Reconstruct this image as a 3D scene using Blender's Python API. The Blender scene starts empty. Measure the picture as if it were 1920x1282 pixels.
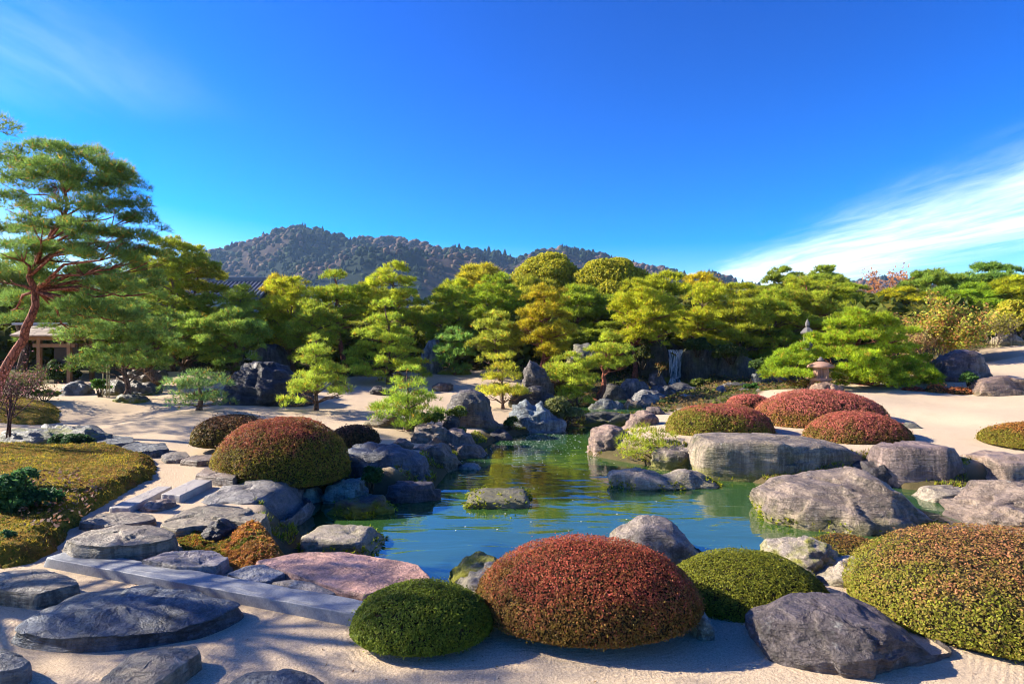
import bpy, math, random
import numpy as np
C = bpy.context.scene
COL = C.collection
rng = np.random.default_rng(11)
random.seed(4)
PI = math.pi

# ------------------------------------------------------------------ camera, sky, sun, exposure
CAMZ, F = 2.3, 1100.0
cam = bpy.data.cameras.new('camera'); camo = bpy.data.objects.new('camera', cam); COL.objects.link(camo)
camo.location = (0, 0, CAMZ); camo.rotation_euler = (PI/2, 0, 0)
cam.sensor_width = 36; cam.lens = F/1920*36; cam.clip_start = 0.05; cam.clip_end = 8000
C.camera = camo
SUN_EL, SUN_AZ = 29.0, -79.0            # degrees; azimuth from +Y, negative = left
se, sa = math.radians(SUN_EL), math.radians(SUN_AZ)
SUND = (math.cos(se)*math.sin(sa), math.cos(se)*math.cos(sa), math.sin(se))
sun = bpy.data.lights.new('sun', 'SUN'); suno = bpy.data.objects.new('sun', sun); COL.objects.link(suno)
sun.energy = 4.3; sun.angle = math.radians(0.55); sun.color = (1, 0.90, 0.74)
suno.rotation_euler = (PI/2 - se, 0, -sa + PI) if False else (0, 0, 0)
import mathutils
suno.rotation_euler = mathutils.Vector(SUND).to_track_quat('Z', 'Y').to_euler()
C.view_settings.view_transform = 'Standard'; C.view_settings.look = 'None'
C.view_settings.exposure = 1.85; C.view_settings.gamma = 1.0; C.view_settings.use_curve_mapping = False
C.render.engine = 'CYCLES'
cy = C.cycles
cy.use_denoising = True; cy.max_bounces = 7; cy.diffuse_bounces = 5; cy.glossy_bounces = 3
cy.transmission_bounces = 3; cy.transparent_max_bounces = 4; cy.volume_bounces = 0
cy.use_adaptive_sampling = True; cy.adaptive_threshold = 0.015
cy.sample_clamp_indirect = 6; cy.pixel_filter_type = 'BLACKMAN_HARRIS'; cy.filter_width = 1.05; cy.denoising_prefilter = 'ACCURATE'

class NT:
    """small helper to write node trees"""
    def __init__(s, tree): s.t = tree; s.l = tree.links
    def n(s, typ, ins=None, **kw):
        nd = s.t.nodes.new(typ)
        for k, v in kw.items(): setattr(nd, k, v)
        for k, v in (ins or {}).items():
            sock = nd.inputs[k]
            if isinstance(v, bpy.types.NodeSocket): s.l.new(v, sock)
            else: sock.default_value = v
        return nd
    def math(s, op, a, b=0.5, c=None, clamp=False):
        nd = s.t.nodes.new('ShaderNodeMath'); nd.operation = op; nd.use_clamp = clamp
        for i, v in enumerate((a, b, c)):
            if v is None: continue
            if isinstance(v, bpy.types.NodeSocket): s.l.new(v, nd.inputs[i])
            else: nd.inputs[i].default_value = v
        return nd.outputs[0]
    def mix(s, fac, a, b, typ='MIX'):
        nd = s.t.nodes.new('ShaderNodeMix'); nd.data_type = 'RGBA'; nd.blend_type = typ; nd.clamp_factor = True
        for sock, v in ((nd.inputs[0], fac), (nd.inputs[6], a), (nd.inputs[7], b)):
            if isinstance(v, bpy.types.NodeSocket): s.l.new(v, sock)
            elif sock.type == 'RGBA' and len(v) == 3: sock.default_value = (*v, 1)
            else: sock.default_value = v
        return nd.outputs[2]
    def ramp(s, v, p0, p1, a=(0, 0, 0, 1), b=(1, 1, 1, 1)):
        nd = s.t.nodes.new('ShaderNodeMapRange'); nd.clamp = True; nd.interpolation_type = 'SMOOTHSTEP'
        s.l.new(v, nd.inputs[0]); nd.inputs[1].default_value = p0; nd.inputs[2].default_value = p1
        return nd.outputs[0]
    def noise(s, vec, scale, detail=3, rough=.55, dist=0.0, dim='3D'):
        nd = s.n('ShaderNodeTexNoise', {'Scale': scale, 'Detail': detail, 'Roughness': rough, 'Distortion': dist})
        nd.noise_dimensions = dim
        if vec is not None: s.l.new(vec, nd.inputs['Vector'])
        return nd.outputs[0]
    def mapping(s, vec, scale=(1, 1, 1), rot=(0, 0, 0), loc=(0, 0, 0)):
        return s.n('ShaderNodeMapping', {'Vector': vec, 'Scale': scale, 'Rotation': rot, 'Location': loc}).outputs[0]

# world: Nishita sky with a band of cirrus that runs on beyond the frame
world = bpy.data.worlds.new('World'); C.world = world; world.use_nodes = True
wt = world.node_tree; wt.nodes.clear(); w = NT(wt)
sky = w.n('ShaderNodeTexSky'); sky.sky_type = 'NISHITA'; sky.sun_disc = False
sky.sun_elevation = se; sky.sun_rotation = sa
sky.altitude = 100; sky.air_density = 1.0; sky.dust_density = 0.6; sky.ozone_density = 2.5
gm = w.n('ShaderNodeGamma', {'Color': w.mix(1.0, sky.outputs[0], (.1, .1, .1), 'MULTIPLY'), 'Gamma': 1.45})
hs = w.n('ShaderNodeHueSaturation', {'Hue': 0.52, 'Saturation': 1.5, 'Value': 10.0, 'Color': gm.outputs[0]})
tc = w.n('ShaderNodeTexCoord').outputs['Generated']
sep = w.n('ShaderNodeSeparateXYZ', {0: tc})
zz = w.math('MAXIMUM', sep.outputs[2], 0.02)
cx = w.math('DIVIDE', sep.outputs[0], zz); cyy = w.math('DIVIDE', sep.outputs[1], zz)
plane = w.n('ShaderNodeCombineXYZ', {0: cx, 1: cyy, 2: 0.0}).outputs[0]
warp = w.n('ShaderNodeTexNoise', {'Vector': plane, 'Scale': 0.35, 'Detail': 3.0}).outputs[1]
pl2 = w.n('ShaderNodeVectorMath', {0: plane, 1: warp}, operation='ADD').outputs[0]
streak = w.noise(w.mapping(pl2, (1.5, .42, 1), (0, 0, .35)), 1.0, 7, .62, .3)
fine = w.noise(w.mapping(pl2, (3.2, .8, 1), (0, 0, .55)), 1.6, 6, .65, .2)
bx = w.math('ADD', cx, w.math('MULTIPLY', cyy, -0.02))
band = w.math('MULTIPLY', w.ramp(bx, 2.0, 3.3), w.math('SUBTRACT', 1.0, w.ramp(bx, 4.0, 7.0)))
band = w.math('MULTIPLY', band, w.ramp(cyy, -4.0, 0.5))
bandl = w.math('MULTIPLY', w.math('MULTIPLY', w.ramp(cx, -2.6, -1.7), w.math('SUBTRACT', 1.0, w.ramp(cx, -1.5, -1.05))),
               w.math('MULTIPLY', w.ramp(cyy, 1.0, 1.8), w.math('SUBTRACT', 1.0, w.ramp(cyy, 2.0, 2.8))))
dens = w.math('ADD', w.math('MULTIPLY', streak, .8), w.math('MULTIPLY', fine, .35))
dens = w.math('ADD', dens, w.math('MULTIPLY', band, .34))
cl = w.math('MULTIPLY', w.ramp(dens, .52, 1.12), band)
cl = w.math('ADD', w.math('MULTIPLY', cl, .72), w.math('MULTIPLY', w.math('MULTIPLY', w.ramp(streak, .42, .75), bandl), .13), clamp=True)
SKY_CLOUD = (5.2, 5.6, 6.1, 1)
cl = w.math('MULTIPLY', cl, w.ramp(sep.outputs[2], .005, .06))
skyc = w.mix(cl, hs.outputs[0], SKY_CLOUD)
bg = w.n('ShaderNodeBackground', {'Color': skyc, 'Strength': 0.113})
wo = w.n('ShaderNodeOutputWorld', {'Surface': bg.outputs[0]})

# ------------------------------------------------------------------ helpers
def ss(a, b, x):
    t = np.clip((np.asarray(x, float)-a)/(b-a), 0, 1); return t*t*(3-2*t)

_perm = np.random.default_rng(5).permutation(256).astype(np.int64); _perm = np.concatenate([_perm, _perm, _perm])
_grad = np.random.default_rng(6).normal(size=(256, 3)); _grad /= np.linalg.norm(_grad, axis=1)[:, None]
def pnoise(p):
    p = np.asarray(p, float); i = np.floor(p).astype(np.int64); f = p-i; u = f*f*f*(f*(f*6-15)+10); i &= 255
    out = 0
    for dx in (0, 1):
        wx = u[:, 0] if dx else 1-u[:, 0]
        for dy in (0, 1):
            wy = u[:, 1] if dy else 1-u[:, 1]
            for dz in (0, 1):
                wz = u[:, 2] if dz else 1-u[:, 2]
                h = _perm[_perm[_perm[(i[:, 0]+dx) & 255]+((i[:, 1]+dy) & 255)]+((i[:, 2]+dz) & 255)]
                g = _grad[h]
                out = out + wx*wy*wz*((f-np.array([dx, dy, dz]))*g).sum(1)
    return out*1.5
def fbm(p, oct=4, gain=.5, ridged=False):
    a, s, tot = 1.0, 0, 0; p = np.asarray(p, float)
    for k in range(oct):
        n = pnoise(p+k*17.3)
        if ridged: n = 1-2*np.abs(n)
        s = s+a*n; tot += a; a *= gain; p = p*2.03
    return s/tot

def mesh(name, verts, faces, cols=None, smooth=True):
    """faces: array (M,3) or (M,4), or list of lists"""
    me = bpy.data.meshes.new(name)
    verts = np.asarray(verts, np.float32)
    if isinstance(faces, np.ndarray):
        m, k = faces.shape
        me.vertices.add(len(verts)); me.vertices.foreach_set('co', verts.ravel())
        me.loops.add(m*k); me.loops.foreach_set('vertex_index', faces.astype(np.int32).ravel())
        me.polygons.add(m); me.polygons.foreach_set('loop_start', np.arange(0, m*k, k, dtype=np.int32))
        me.update(calc_edges=True)
    else:
        me.from_pydata(verts.tolist(), [], faces); me.update()
    if cols is not None:
        at = me.color_attributes.new('Col', 'FLOAT_COLOR', 'POINT')
        cc = np.ones((len(verts), 4), np.float32); cc[:, :3] = cols
        at.data.foreach_set('color', cc.ravel())
    if smooth and len(me.polygons): me.polygons.foreach_set('use_smooth', np.ones(len(me.polygons), bool))
    return me
def link(name, me, mat, parent=None, color=None):
    o = bpy.data.objects.new(name, me); COL.objects.link(o)
    if mat is not None and not me.materials: me.materials.append(mat)
    if parent is not None: o.parent = parent
    if color is not None: o.color = color if len(color) == 4 else (*color, 1)
    return o
def empty(name, loc, rz=0):
    o = bpy.data.objects.new(name, None); COL.objects.link(o); o.location = loc; o.rotation_euler = (0, 0, rz)
    o.empty_display_size = .2; return o
def tag(o, label=None, cat=None, group=None, kind=None):
    for k, v in (('label', label), ('category', cat), ('group', group), ('kind', kind)):
        if v: o[k] = v
    return o
def G(px, py, z):
    """point seen at pixel (px,py) that lies at height z"""
    Y = (CAMZ-z)*F/(py-641.0); return ((px-960)/F*Y, Y, z)
def A(px, py, Y):
    """point seen at pixel (px,py) that lies Y metres away"""
    return ((px-960)/F*Y, Y, CAMZ-(py-641)/F*Y)

class MB:
    """collects boxes, tubes and lathes into one mesh"""
    def __init__(s): s.v = []; s.f = []
    def box(s, c, d, rz=0, taper=1.0):
        n = len(s.v); ca, sn = math.cos(rz), math.sin(rz)
        for z in (-1, 1):
            t = taper if z > 0 else 1
            for x, y in ((-1, -1), (1, -1), (1, 1), (-1, 1)):
                X, Y = x*d[0]/2*t, y*d[1]/2*t
                s.v.append((c[0]+X*ca-Y*sn, c[1]+X*sn+Y*ca, c[2]+z*d[2]/2))
        s.f += [[n+3, n+2, n+1, n], [n+4, n+5, n+6, n+7]]+[[n+i, n+(i+1) % 4, n+4+(i+1) % 4, n+4+i] for i in range(4)]
        return s
    def tube(s, pts, rad, k=7):
        pts = [np.array(p, float) for p in pts]; n0 = len(s.v); prev = None
        for i, p in enumerate(pts):
            t = pts[min(i+1, len(pts)-1)]-pts[max(i-1, 0)]; t = t/(np.linalg.norm(t)+1e-9)
            a = np.cross(t, (0, 0, 1) if abs(t[2]) < .9 else (0, 1, 0)) if prev is None else prev-t*np.dot(prev, t)
            a = a/(np.linalg.norm(a)+1e-9); prev = a; b = np.cross(t, a)
            r = rad[i] if hasattr(rad, '__len__') else rad
            for j in range(k):
                q = 2*PI*j/k; s.v.append(tuple(p+r*(math.cos(q)*a+math.sin(q)*b)))
        for i in range(len(pts)-1):
            for j in range(k):
                s.f.append([n0+i*k+j, n0+i*k+(j+1) % k, n0+(i+1)*k+(j+1) % k, n0+(i+1)*k+j])
        s.f.append([n0+j for j in range(k)][::-1]); s.f.append([n0+(len(pts)-1)*k+j for j in range(k)])
        return s
    def lathe(s, c, prof, k=12, rot=0):
        n0 = len(s.v)
        for r, z in prof:
            for j in range(k):
                q = 2*PI*j/k+rot; s.v.append((c[0]+r*math.cos(q), c[1]+r*math.sin(q), c[2]+z))
        for i in range(len(prof)-1):
            for j in range(k): s.f.append([n0+i*k+j, n0+i*k+(j+1) % k, n0+(i+1)*k+(j+1) % k, n0+(i+1)*k+j])
        s.f.append([n0+j for j in range(k)][::-1]); s.f.append([n0+(len(prof)-1)*k+j for j in range(k)])
        return s
    def build(s, name, mat, parent=None, smooth=False, color=None):
        return link(name, mesh(name, s.v, s.f, smooth=smooth), mat, parent, color)

# ------------------------------------------------------------------ materials
def newmat(name):
    m = bpy.data.materials.new(name); m.use_nodes = True; m.node_tree.nodes.clear(); return m, NT(m.node_tree)
def finish(m, t, bsdf): t.n('ShaderNodeOutputMaterial', {'Surface': bsdf})
def principled(t, col, rough=.7, spec=.3, normal=None, **kw):
    d = {'Base Color': col, 'Roughness': rough, 'Specular IOR Level': spec}
    if normal is not None: d['Normal'] = normal
    d.update(kw)
    return t.n('ShaderNodeBsdfPrincipled', d).outputs[0]
def bump(t, h, strength=.5, dist=.02, normal=None):
    d = {'Height': h, 'Strength': strength, 'Distance': dist}
    if normal is not None: d['Normal'] = normal
    return t.n('ShaderNodeBump', d).outputs[0]

def make_leaf():
    m, t = newmat('leaf')
    at = t.n('ShaderNodeVertexColor', layer_name='Col').outputs[0]
    oi = t.n('ShaderNodeObjectInfo').outputs['Color']
    c = t.mix(1.0, at, oi, 'MULTIPLY')
    p = principled(t, c, .55, .14)
    tr = t.n('ShaderNodeBsdfTranslucent', {'Color': c}).outputs[0]
    finish(m, t, t.n('ShaderNodeMixShader', {0: .5, 1: p, 2: tr}).outputs[0]); return m
M_LEAF = make_leaf()
def make_twig():
    m, t = newmat('twig')
    oi = t.n('ShaderNodeObjectInfo').outputs['Color']
    tc = t.n('ShaderNodeTexCoord').outputs['Object']
    n = t.noise(tc, 30, 3)
    c = t.mix(n, oi, t.mix(1.0, oi, (.35, .35, .35), 'MULTIPLY'))
    finish(m, t, principled(t, c, .9, .1, bump(t, n, .9, .03))); return m
M_TWIG = make_twig()
def make_bark():
    m, t = newmat('bark')
    oi = t.n('ShaderNodeObjectInfo').outputs['Color']
    tc = t.n('ShaderNodeTexCoord').outputs['Object']
    n = t.noise(t.mapping(tc, (9, 9, 3)), 1.6, 5, .65)
    v = t.n('ShaderNodeTexVoronoi', {'Vector': t.mapping(tc, (12, 12, 4)), 'Scale': 1.3}, feature='DISTANCE_TO_EDGE').outputs[0]
    crack = t.ramp(v, .0, .12)
    c = t.mix(n, t.mix(1.0, oi, (.45, .42, .42), 'MULTIPLY'), t.mix(1.0, oi, (1.5, 1.4, 1.3), 'MULTIPLY'))
    c = t.mix(crack, t.mix(1.0, oi, (.3, .27, .26), 'MULTIPLY'), c)
    h = t.math('ADD', crack, t.math('MULTIPLY', n, .8))
    finish(m, t, principled(t, c, .85, .2, bump(t, h, .8, .03))); return m
M_BARK = make_bark()

def make_rock():
    """object colour tints the stone; its alpha is how far moss climbs"""
    m, t = newmat('rock')
    oi = t.n('ShaderNodeObjectInfo')
    tint, mossy, rnd = oi.outputs['Color'], oi.outputs['Alpha'], oi.outputs['Random']
    pos = t.n('ShaderNodeNewGeometry')
    tc = t.n('ShaderNodeTexCoord')
    P = t.n('ShaderNodeVectorMath', {0: pos.outputs[0], 1: t.n('ShaderNodeCombineXYZ', {0: t.math('MULTIPLY', rnd, 50.0), 1: 0.0, 2: 0.0}).outputs[0]}, operation='ADD').outputs[0]
    big = t.noise(P, 1.7, 5, .6, .6)
    med = t.noise(P, 6, 6, .65, .3)
    grain = t.noise(P, 45, 4, .7)
    strata = t.noise(t.mapping(P, (1.1, 1.6, 9), (.25, .35, .1)), 2.2, 6, .62, .5)
    c = t.mix(t.ramp(big, .32, .68), t.mix(1.0, tint, (.24, .215, .20), 'MULTIPLY'), t.mix(1.0, tint, (1.15, 1.05, .92), 'MULTIPLY'))
    c = t.mix(t.math('MULTIPLY', t.ramp(strata, .45, .7), .55), c, t.mix(1.0, tint, (.55, .52, .55), 'MULTIPLY'))
    c = t.mix(t.math('MULTIPLY', t.ramp(grain, .42, .72), .45), c, t.mix(1.0, tint, (1.75, 1.7, 1.6), 'MULTIPLY'))
    c = t.mix(t.math('MULTIPLY', t.ramp(t.noise(P, 22, 4, .7), .46, .32), .55), c, t.mix(1.0, tint, (.2, .18, .18), 'MULTIPLY'))
    lich = t.math('MULTIPLY', t.ramp(med, .60, .70), t.ramp(t.noise(P, 2.6, 4), .45, .62))
    c = t.mix(t.math('MULTIPLY', lich, .6), c, (.42, .42, .37))
    rdg = t.math('ABSOLUTE', t.math('SUBTRACT', t.noise(t.mapping(P, (1, 1, 2.2), (.4, .2, .3)), 2.6, 6, .62, .8), .5))
    fiss = t.ramp(rdg, .0, .016)
    c = t.mix(t.math('MULTIPLY', t.math('MULTIPLY', t.math('SUBTRACT', 1.0, fiss), t.ramp(big, .4, .6)), .5), c, t.mix(1.0, tint, (.28, .26, .26), 'MULTIPLY'))
    stk = t.noise(t.mapping(P, (5.5, 5.5, .55)), 1.6, 5, .65, .4)
    nz0 = t.n('ShaderNodeSeparateXYZ', {0: pos.outputs['True Normal']}).outputs[2]
    steep = t.math('SUBTRACT', 1.0, t.ramp(nz0, .35, .7))
    c = t.mix(t.math('MULTIPLY', steep, t.math('MULTIPLY', t.ramp(stk, .48, .64), .65)), c, t.mix(1.0, tint, (.3, .3, .26), 'MULTIPLY'))
    c = t.mix(t.math('MULTIPLY', steep, t.math('MULTIPLY', t.ramp(stk, .52, .36), .4)), c, t.mix(1.0, tint, (1.9, 1.85, 1.6), 'MULTIPLY'))
    gmoss = t.math('MULTIPLY', t.math('MULTIPLY', steep, t.ramp(mossy, .3, .6)), t.ramp(t.noise(t.mapping(P, (2, 2, .7)), 1.5, 4), .45, .65))
    c = t.mix(t.math('MULTIPLY', gmoss, .6), c, (.10, .105, .03))
    gz = t.n('ShaderNodeSeparateXYZ', {0: tc.outputs['Object']}).outputs[2]      # metres above the rock's own foot
    nz = t.n('ShaderNodeSeparateXYZ', {0: pos.outputs['Normal']}).outputs[2]
    low = t.math('SUBTRACT', 1.0, t.ramp(t.math('ADD', gz, t.math('MULTIPLY', t.math('SUBTRACT', med, .5), .75)), .04, .30))
    up = t.math('MULTIPLY', t.ramp(nz, .35, .9), t.ramp(big, .50, .62))
    ms = t.math('MULTIPLY', t.math('MAXIMUM', low, t.math('MULTIPLY', up, t.ramp(mossy, .5, 1.0))), t.ramp(mossy, .05, .75), clamp=True)
    mc = t.mix(t.math('MULTIPLY', grain, t.math('MULTIPLY', med, 1.8)), (.06, .065, .008), (.34, .33, .02))
    c = t.mix(ms, c, mc)
    h = t.math('ADD', t.math('ADD', t.math('MULTIPLY', big, .5), t.math('MULTIPLY', strata, 1.1)), t.math('ADD', t.math('MULTIPLY', med, .9), t.math('MULTIPLY', grain, .22)))
    h = t.math('ADD', h, t.math('MULTIPLY', fiss, .12))
    nrm = bump(t, h, .9, .07)
    r = t.math('ADD', .5, t.math('MULTIPLY', ms, .4))
    finish(m, t, principled(t, c, r, .42, nrm)); return m
M_ROCK = make_rock()
def make_granite():
    m, t = newmat('dressed_granite')
    oi = t.n('ShaderNodeObjectInfo').outputs['Color']
    P = t.n('ShaderNodeNewGeometry').outputs[0]
    g = t.noise(P, 55, 4, .75); b = t.noise(P, 3, 5); h2 = t.noise(P, 16, 4, .6)
    c = t.mix(t.ramp(g, .3, .7), t.mix(1.0, oi, (.78, .78, .8), 'MULTIPLY'), t.mix(1.0, oi, (1.2, 1.18, 1.15), 'MULTIPLY'))
    c = t.mix(t.math('MULTIPLY', t.ramp(b, .5, .7), .4), c, t.mix(1.0, oi, (.5, .48, .45), 'MULTIPLY'))
    finish(m, t, principled(t, c, .55, .4, bump(t, t.math('ADD', g, t.math('MULTIPLY', h2, 1.2)), .5, .012))); return m
M_GRANITE = make_granite()

def make_ground():
    m, t = newmat('raked_sand_and_earth')
    P = t.n('ShaderNodeNewGeometry').outputs[0]
    at = t.n('ShaderNodeVertexColor', layer_name='Col').outputs[0]
    sp = t.n('ShaderNodeSeparateColor', {0: at}).outputs
    earth, rake = sp[0], sp[1]
    g1 = t.noise(P, 85, 4, .75); g2 = t.noise(P, 30, 3, .6); b = t.noise(P, .5, 4); b2 = t.noise(P, 2.3, 4)
    c = t.mix(t.ramp(g1, .3, .7), (.36, .27, .175), (.66, .52, .36))
    c = t.mix(t.math('MULTIPLY', t.ramp(b, .4, .7), .35), c, (.44, .335, .235))
    c = t.mix(t.math('MULTIPLY', t.ramp(b2, .52, .7), .22), c, (.36, .27, .185))
    g3 = t.noise(P, 140, 2, .6)
    c = t.mix(t.math('MULTIPLY', t.ramp(g3, .6, .72), .5), c, (.16, .11, .07))
    e = t.mix(t.noise(P, 3, 5), (.045, .045, .018), (.13, .095, .045))
    c = t.mix(earth, c, e)
    wv = t.math('SINE', t.math('ADD', t.math('MULTIPLY', rake, 2*PI*50), t.math('MULTIPLY', b2, 5.0)))
    wv = t.math('MULTIPLY', wv, t.math('SUBTRACT', 1.0, t.ramp(t.n('ShaderNodeSeparateXYZ', {0: P}).outputs[1], 5.0, 11.0)))
    h = t.math('ADD', t.math('MULTIPLY', g1, .55), t.math('ADD', t.math('MULTIPLY', g2, .8), t.math('MULTIPLY', wv, .055)))
    h = t.math('ADD', h, t.math('MULTIPLY', b2, 1.2))
    finish(m, t, principled(t, c, .92, .12, bump(t, h, .85, .024))); return m
M_GROUND = make_ground()

def make_moss():
    m, t = newmat('moss')
    P = t.n('ShaderNodeNewGeometry').outputs[0]
    a = t.noise(P, 1.1, 5, .6, .4); b = t.noise(P, 7, 5, .65); g = t.noise(P, 60, 3, .7)
    c = t.mix(t.ramp(a, .38, .62), (.20, .10, .025), (.36, .25, .028))
    c = t.mix(t.ramp(b, .42, .66), c, (.10, .105, .012))
    c = t.mix(t.math('MULTIPLY', g, .6), c, t.mix(1.0, c, (.35, .33, .3), 'MULTIPLY'))
    h = t.math('ADD', t.math('MULTIPLY', b, 1.0), t.math('MULTIPLY', g, .5))
    finish(m, t, principled(t, c, .95, .08, bump(t, h, 1.0, .06))); return m
M_MOSS = make_moss()

def make_water():
    m, t = newmat('water')
    P = t.n('ShaderNodeNewGeometry').outputs[0]
    w1 = t.noise(t.mapping(P, (.75, 2.1, 1), (0, 0, .22)), 1.0, 2, .45, .6)
    w2 = t.noise(t.mapping(P, (2.6, 7.5, 1), (0, 0, -.12)), 1.0, 2, .5, .3)
    w3 = t.noise(t.mapping(P, (9, 24, 1)), 1.0, 2, .5)
    y = t.n('ShaderNodeSeparateXYZ', {0: P}).outputs[1]
    far = t.ramp(y, 8, 15)
    amp3 = t.math('MULTIPLY', t.math('ADD', .03, t.math('MULTIPLY', far, .03)), w3)
    h = t.math('ADD', t.math('ADD', w1, t.math('MULTIPLY', w2, .12)), amp3)
    n = bump(t, h, .5, .035)
    deep = t.mix(t.noise(P, .35, 3), (.010, .052, .020), (.045, .095, .012))
    d = t.n('ShaderNodeBsdfDiffuse', {'Color': deep}).outputs[0]
    gl = t.n('ShaderNodeBsdfGlossy', {'Color': (1, 1, 1, 1), 'Roughness': .015, 'Normal': n}).outputs[0]
    fr = t.n('ShaderNodeFresnel', {'IOR': 3.0, 'Normal': n}).outputs[0]
    finish(m, t, t.n('ShaderNodeMixShader', {0: fr, 1: d, 2: gl}).outputs[0]); return m
M_WATER = make_water()
def make_fall():
    m, t = newmat('falling_water')
    P = t.n('ShaderNodeNewGeometry').outputs[0]
    n = t.noise(t.mapping(P, (9, 9, .8)), 1.2, 4, .7)
    c = t.mix(t.ramp(n, .38, .6), (.05, .09, .13), (.82, .87, .9))
    finish(m, t, principled(t, c, .25, .5, bump(t, n, .6, .05))); return m
M_FALL = make_fall()
def flat(name, col, rough=.8, spec=.25, nscale=8.0, var=.35, stretch=(1, 1, 1)):
    m, t = newmat(name)
    tc = t.n('ShaderNodeTexCoord').outputs['Object']
    n = t.noise(t.mapping(tc, stretch), nscale, 5, .65)
    c = t.mix(n, [x*(1-var) for x in col], [min(1, x*(1+var)) for x in col])
    finish(m, t, principled(t, c, rough, spec, bump(t, n, .4, .01))); return m
M_WOOD = flat('weathered_wood', (.20, .115, .065), .8, .2, 6, .4, (8, 8, .8))
M_SHINGLE = flat('cedar_shingle', (.36, .29, .215), .85, .2, 7, .45, (6, 1, 6))
M_RIDGE = flat('ridge_metal', (.33, .34, .36), .6, .3, 5, .2)
M_PLASTER = flat('white_plaster', (.78, .77, .74), .85, .2, 3, .06)
M_TILE = flat('roof_tile', (.13, .14, .165), .45, .5, 6, .25)
M_DARKWOOD = flat('dark_timber', (.035, .03, .03), .7, .2, 6, .3)
M_LANTERN = flat('lantern_stone', (.13, .12, .115), .9, .15, 12, .4)
M_PINKSTONE = flat('pink_stone', (.30, .18, .13), .9, .15, 12, .35)
M_BAMBOO = flat('bamboo', (.42, .36, .2), .6, .3, 5, .25)
M_SPECK = flat('pale_speck', (.75, .75, .7), .6, .4, 5, .1)
M_LITTER = flat('dry_leaf', (.26, .15, .1), .8, .2, 20, .5)
def make_vcol(name, rough=.9, spec=.05):
    m, t = newmat(name)
    at = t.n('ShaderNodeVertexColor', layer_name='Col').outputs[0]
    P = t.n('ShaderNodeNewGeometry').outputs[0]
    n = t.noise(P, .35, 4, .7)
    c = t.mix(n, t.mix(1.0, at, (.6, .6, .6), 'MULTIPLY'), t.mix(1.0, at, (1.3, 1.3, 1.3), 'MULTIPLY'))
    finish(m, t, principled(t, c, rough, spec, bump(t, n, .6, 1.2))); return m
M_HILL = make_vcol('hill_forest')

# ------------------------------------------------------------------ ground height
WZ = -0.5                                                         # pond level
def poly_sd(poly, x, y):
    """signed distance, positive inside"""
    p = np.asarray(poly, float); n = len(p); d = np.full(x.shape, 1e9); ins = np.zeros(x.shape, bool)
    for i in range(n):
        a, b = p[i], p[(i+1) % n]; e = b-a
        tt = np.clip(((x-a[0])*e[0]+(y-a[1])*e[1])/(e@e), 0, 1)
        d = np.minimum(d, np.hypot(x-a[0]-tt*e[0], y-a[1]-tt*e[1]))
        c = ((a[1] > y) != (b[1] > y)) & (x < (b[0]-a[0])*(y-a[1])/((b[1]-a[1]) or 1e-9)+a[0]); ins ^= c
    return np.where(ins, d, -d)
POND = [G(px, py, WZ)[:2] for px, py in ((545, 1005), (500, 975), (520, 940), (585, 925), (650, 920), (735, 935), (800, 915), (822, 890), (850, 862), (900, 838), (930, 820),
        (1000, 809), (1062, 800), (1110, 800), (1185, 800), (1150, 835), (1112, 852), (1200, 868), (1300, 880), (1450, 908), (1600, 905), (1650, 900), (1700, 914), (1800, 922), (1900, 920))]
POND += [(11.5, 11.2), (11.5, 9.2), (8.4, 8.6), (6.3, 7.9), (4.2, 7.3), (3.2, 6.9), (2.2, 6.6), (1.5, 6.45), (.6, 6.3), (-.1, 6.0), (-.55, 5.8), (-.78, 5.95), (-1.15, 6.12), (-1.8, 6.33), (-2.25, 6.45), (-2.7, 7.1), (-3.0, 7.8)]
SZ = -0.08
STREAM = [(1.9, 19.75), (4.5, 19.55), (5.6, 22.6), (7.6, 26), (9.2, 29.2), (9.2, 31), (7.7, 31), (7.2, 28.6), (5.2, 26.4), (3.2, 24.6), (1.7, 22.6)]
CP = [(-6, 3, 0), (0, 2, 0), (6, 3, 0), (-3, 5, 0), (0, 4, 0), (3, 5, 0), (-4, 8, 0), (5, 6, 0), (-7, 9, .02), (9, 7, .05), (-5, 10.5, 0), (14, 6, .1), (-12, 6, .2), (0, -8, 0), (-10, -5, 0), (10, -5, 0)]
CP += [A(*q) for q in ((900, 792, 17.6), (850, 815, 16.2), (930, 801, 18.0), (1060, 796, 19), (820, 826, 15.2), (985, 790, 19.2), (885, 815, 16.8), (780, 832, 14.3))]
CP += [(2.5, 19.7, -.1), (3.6, 19.6, -.1), (4.4, 19.3, -.1), (3.2, 18.8, -.2), (1.6, 20.2, 0)]
CP += [(2.5, 6.2, -.08), (3.2, 6.5, -.25), (4.0, 6.6, -.3), (4.8, 6.9, -.25), (3.5, 6.0, -.15), (3.0, 5.7, -.08)]
CP += [(-14, 10, .35), (-20, 14, .6), (-6.3, 12, 0), (-9, 13.5, .05)]
def cpa(px, py, Y): return A(px, py, Y)
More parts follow.
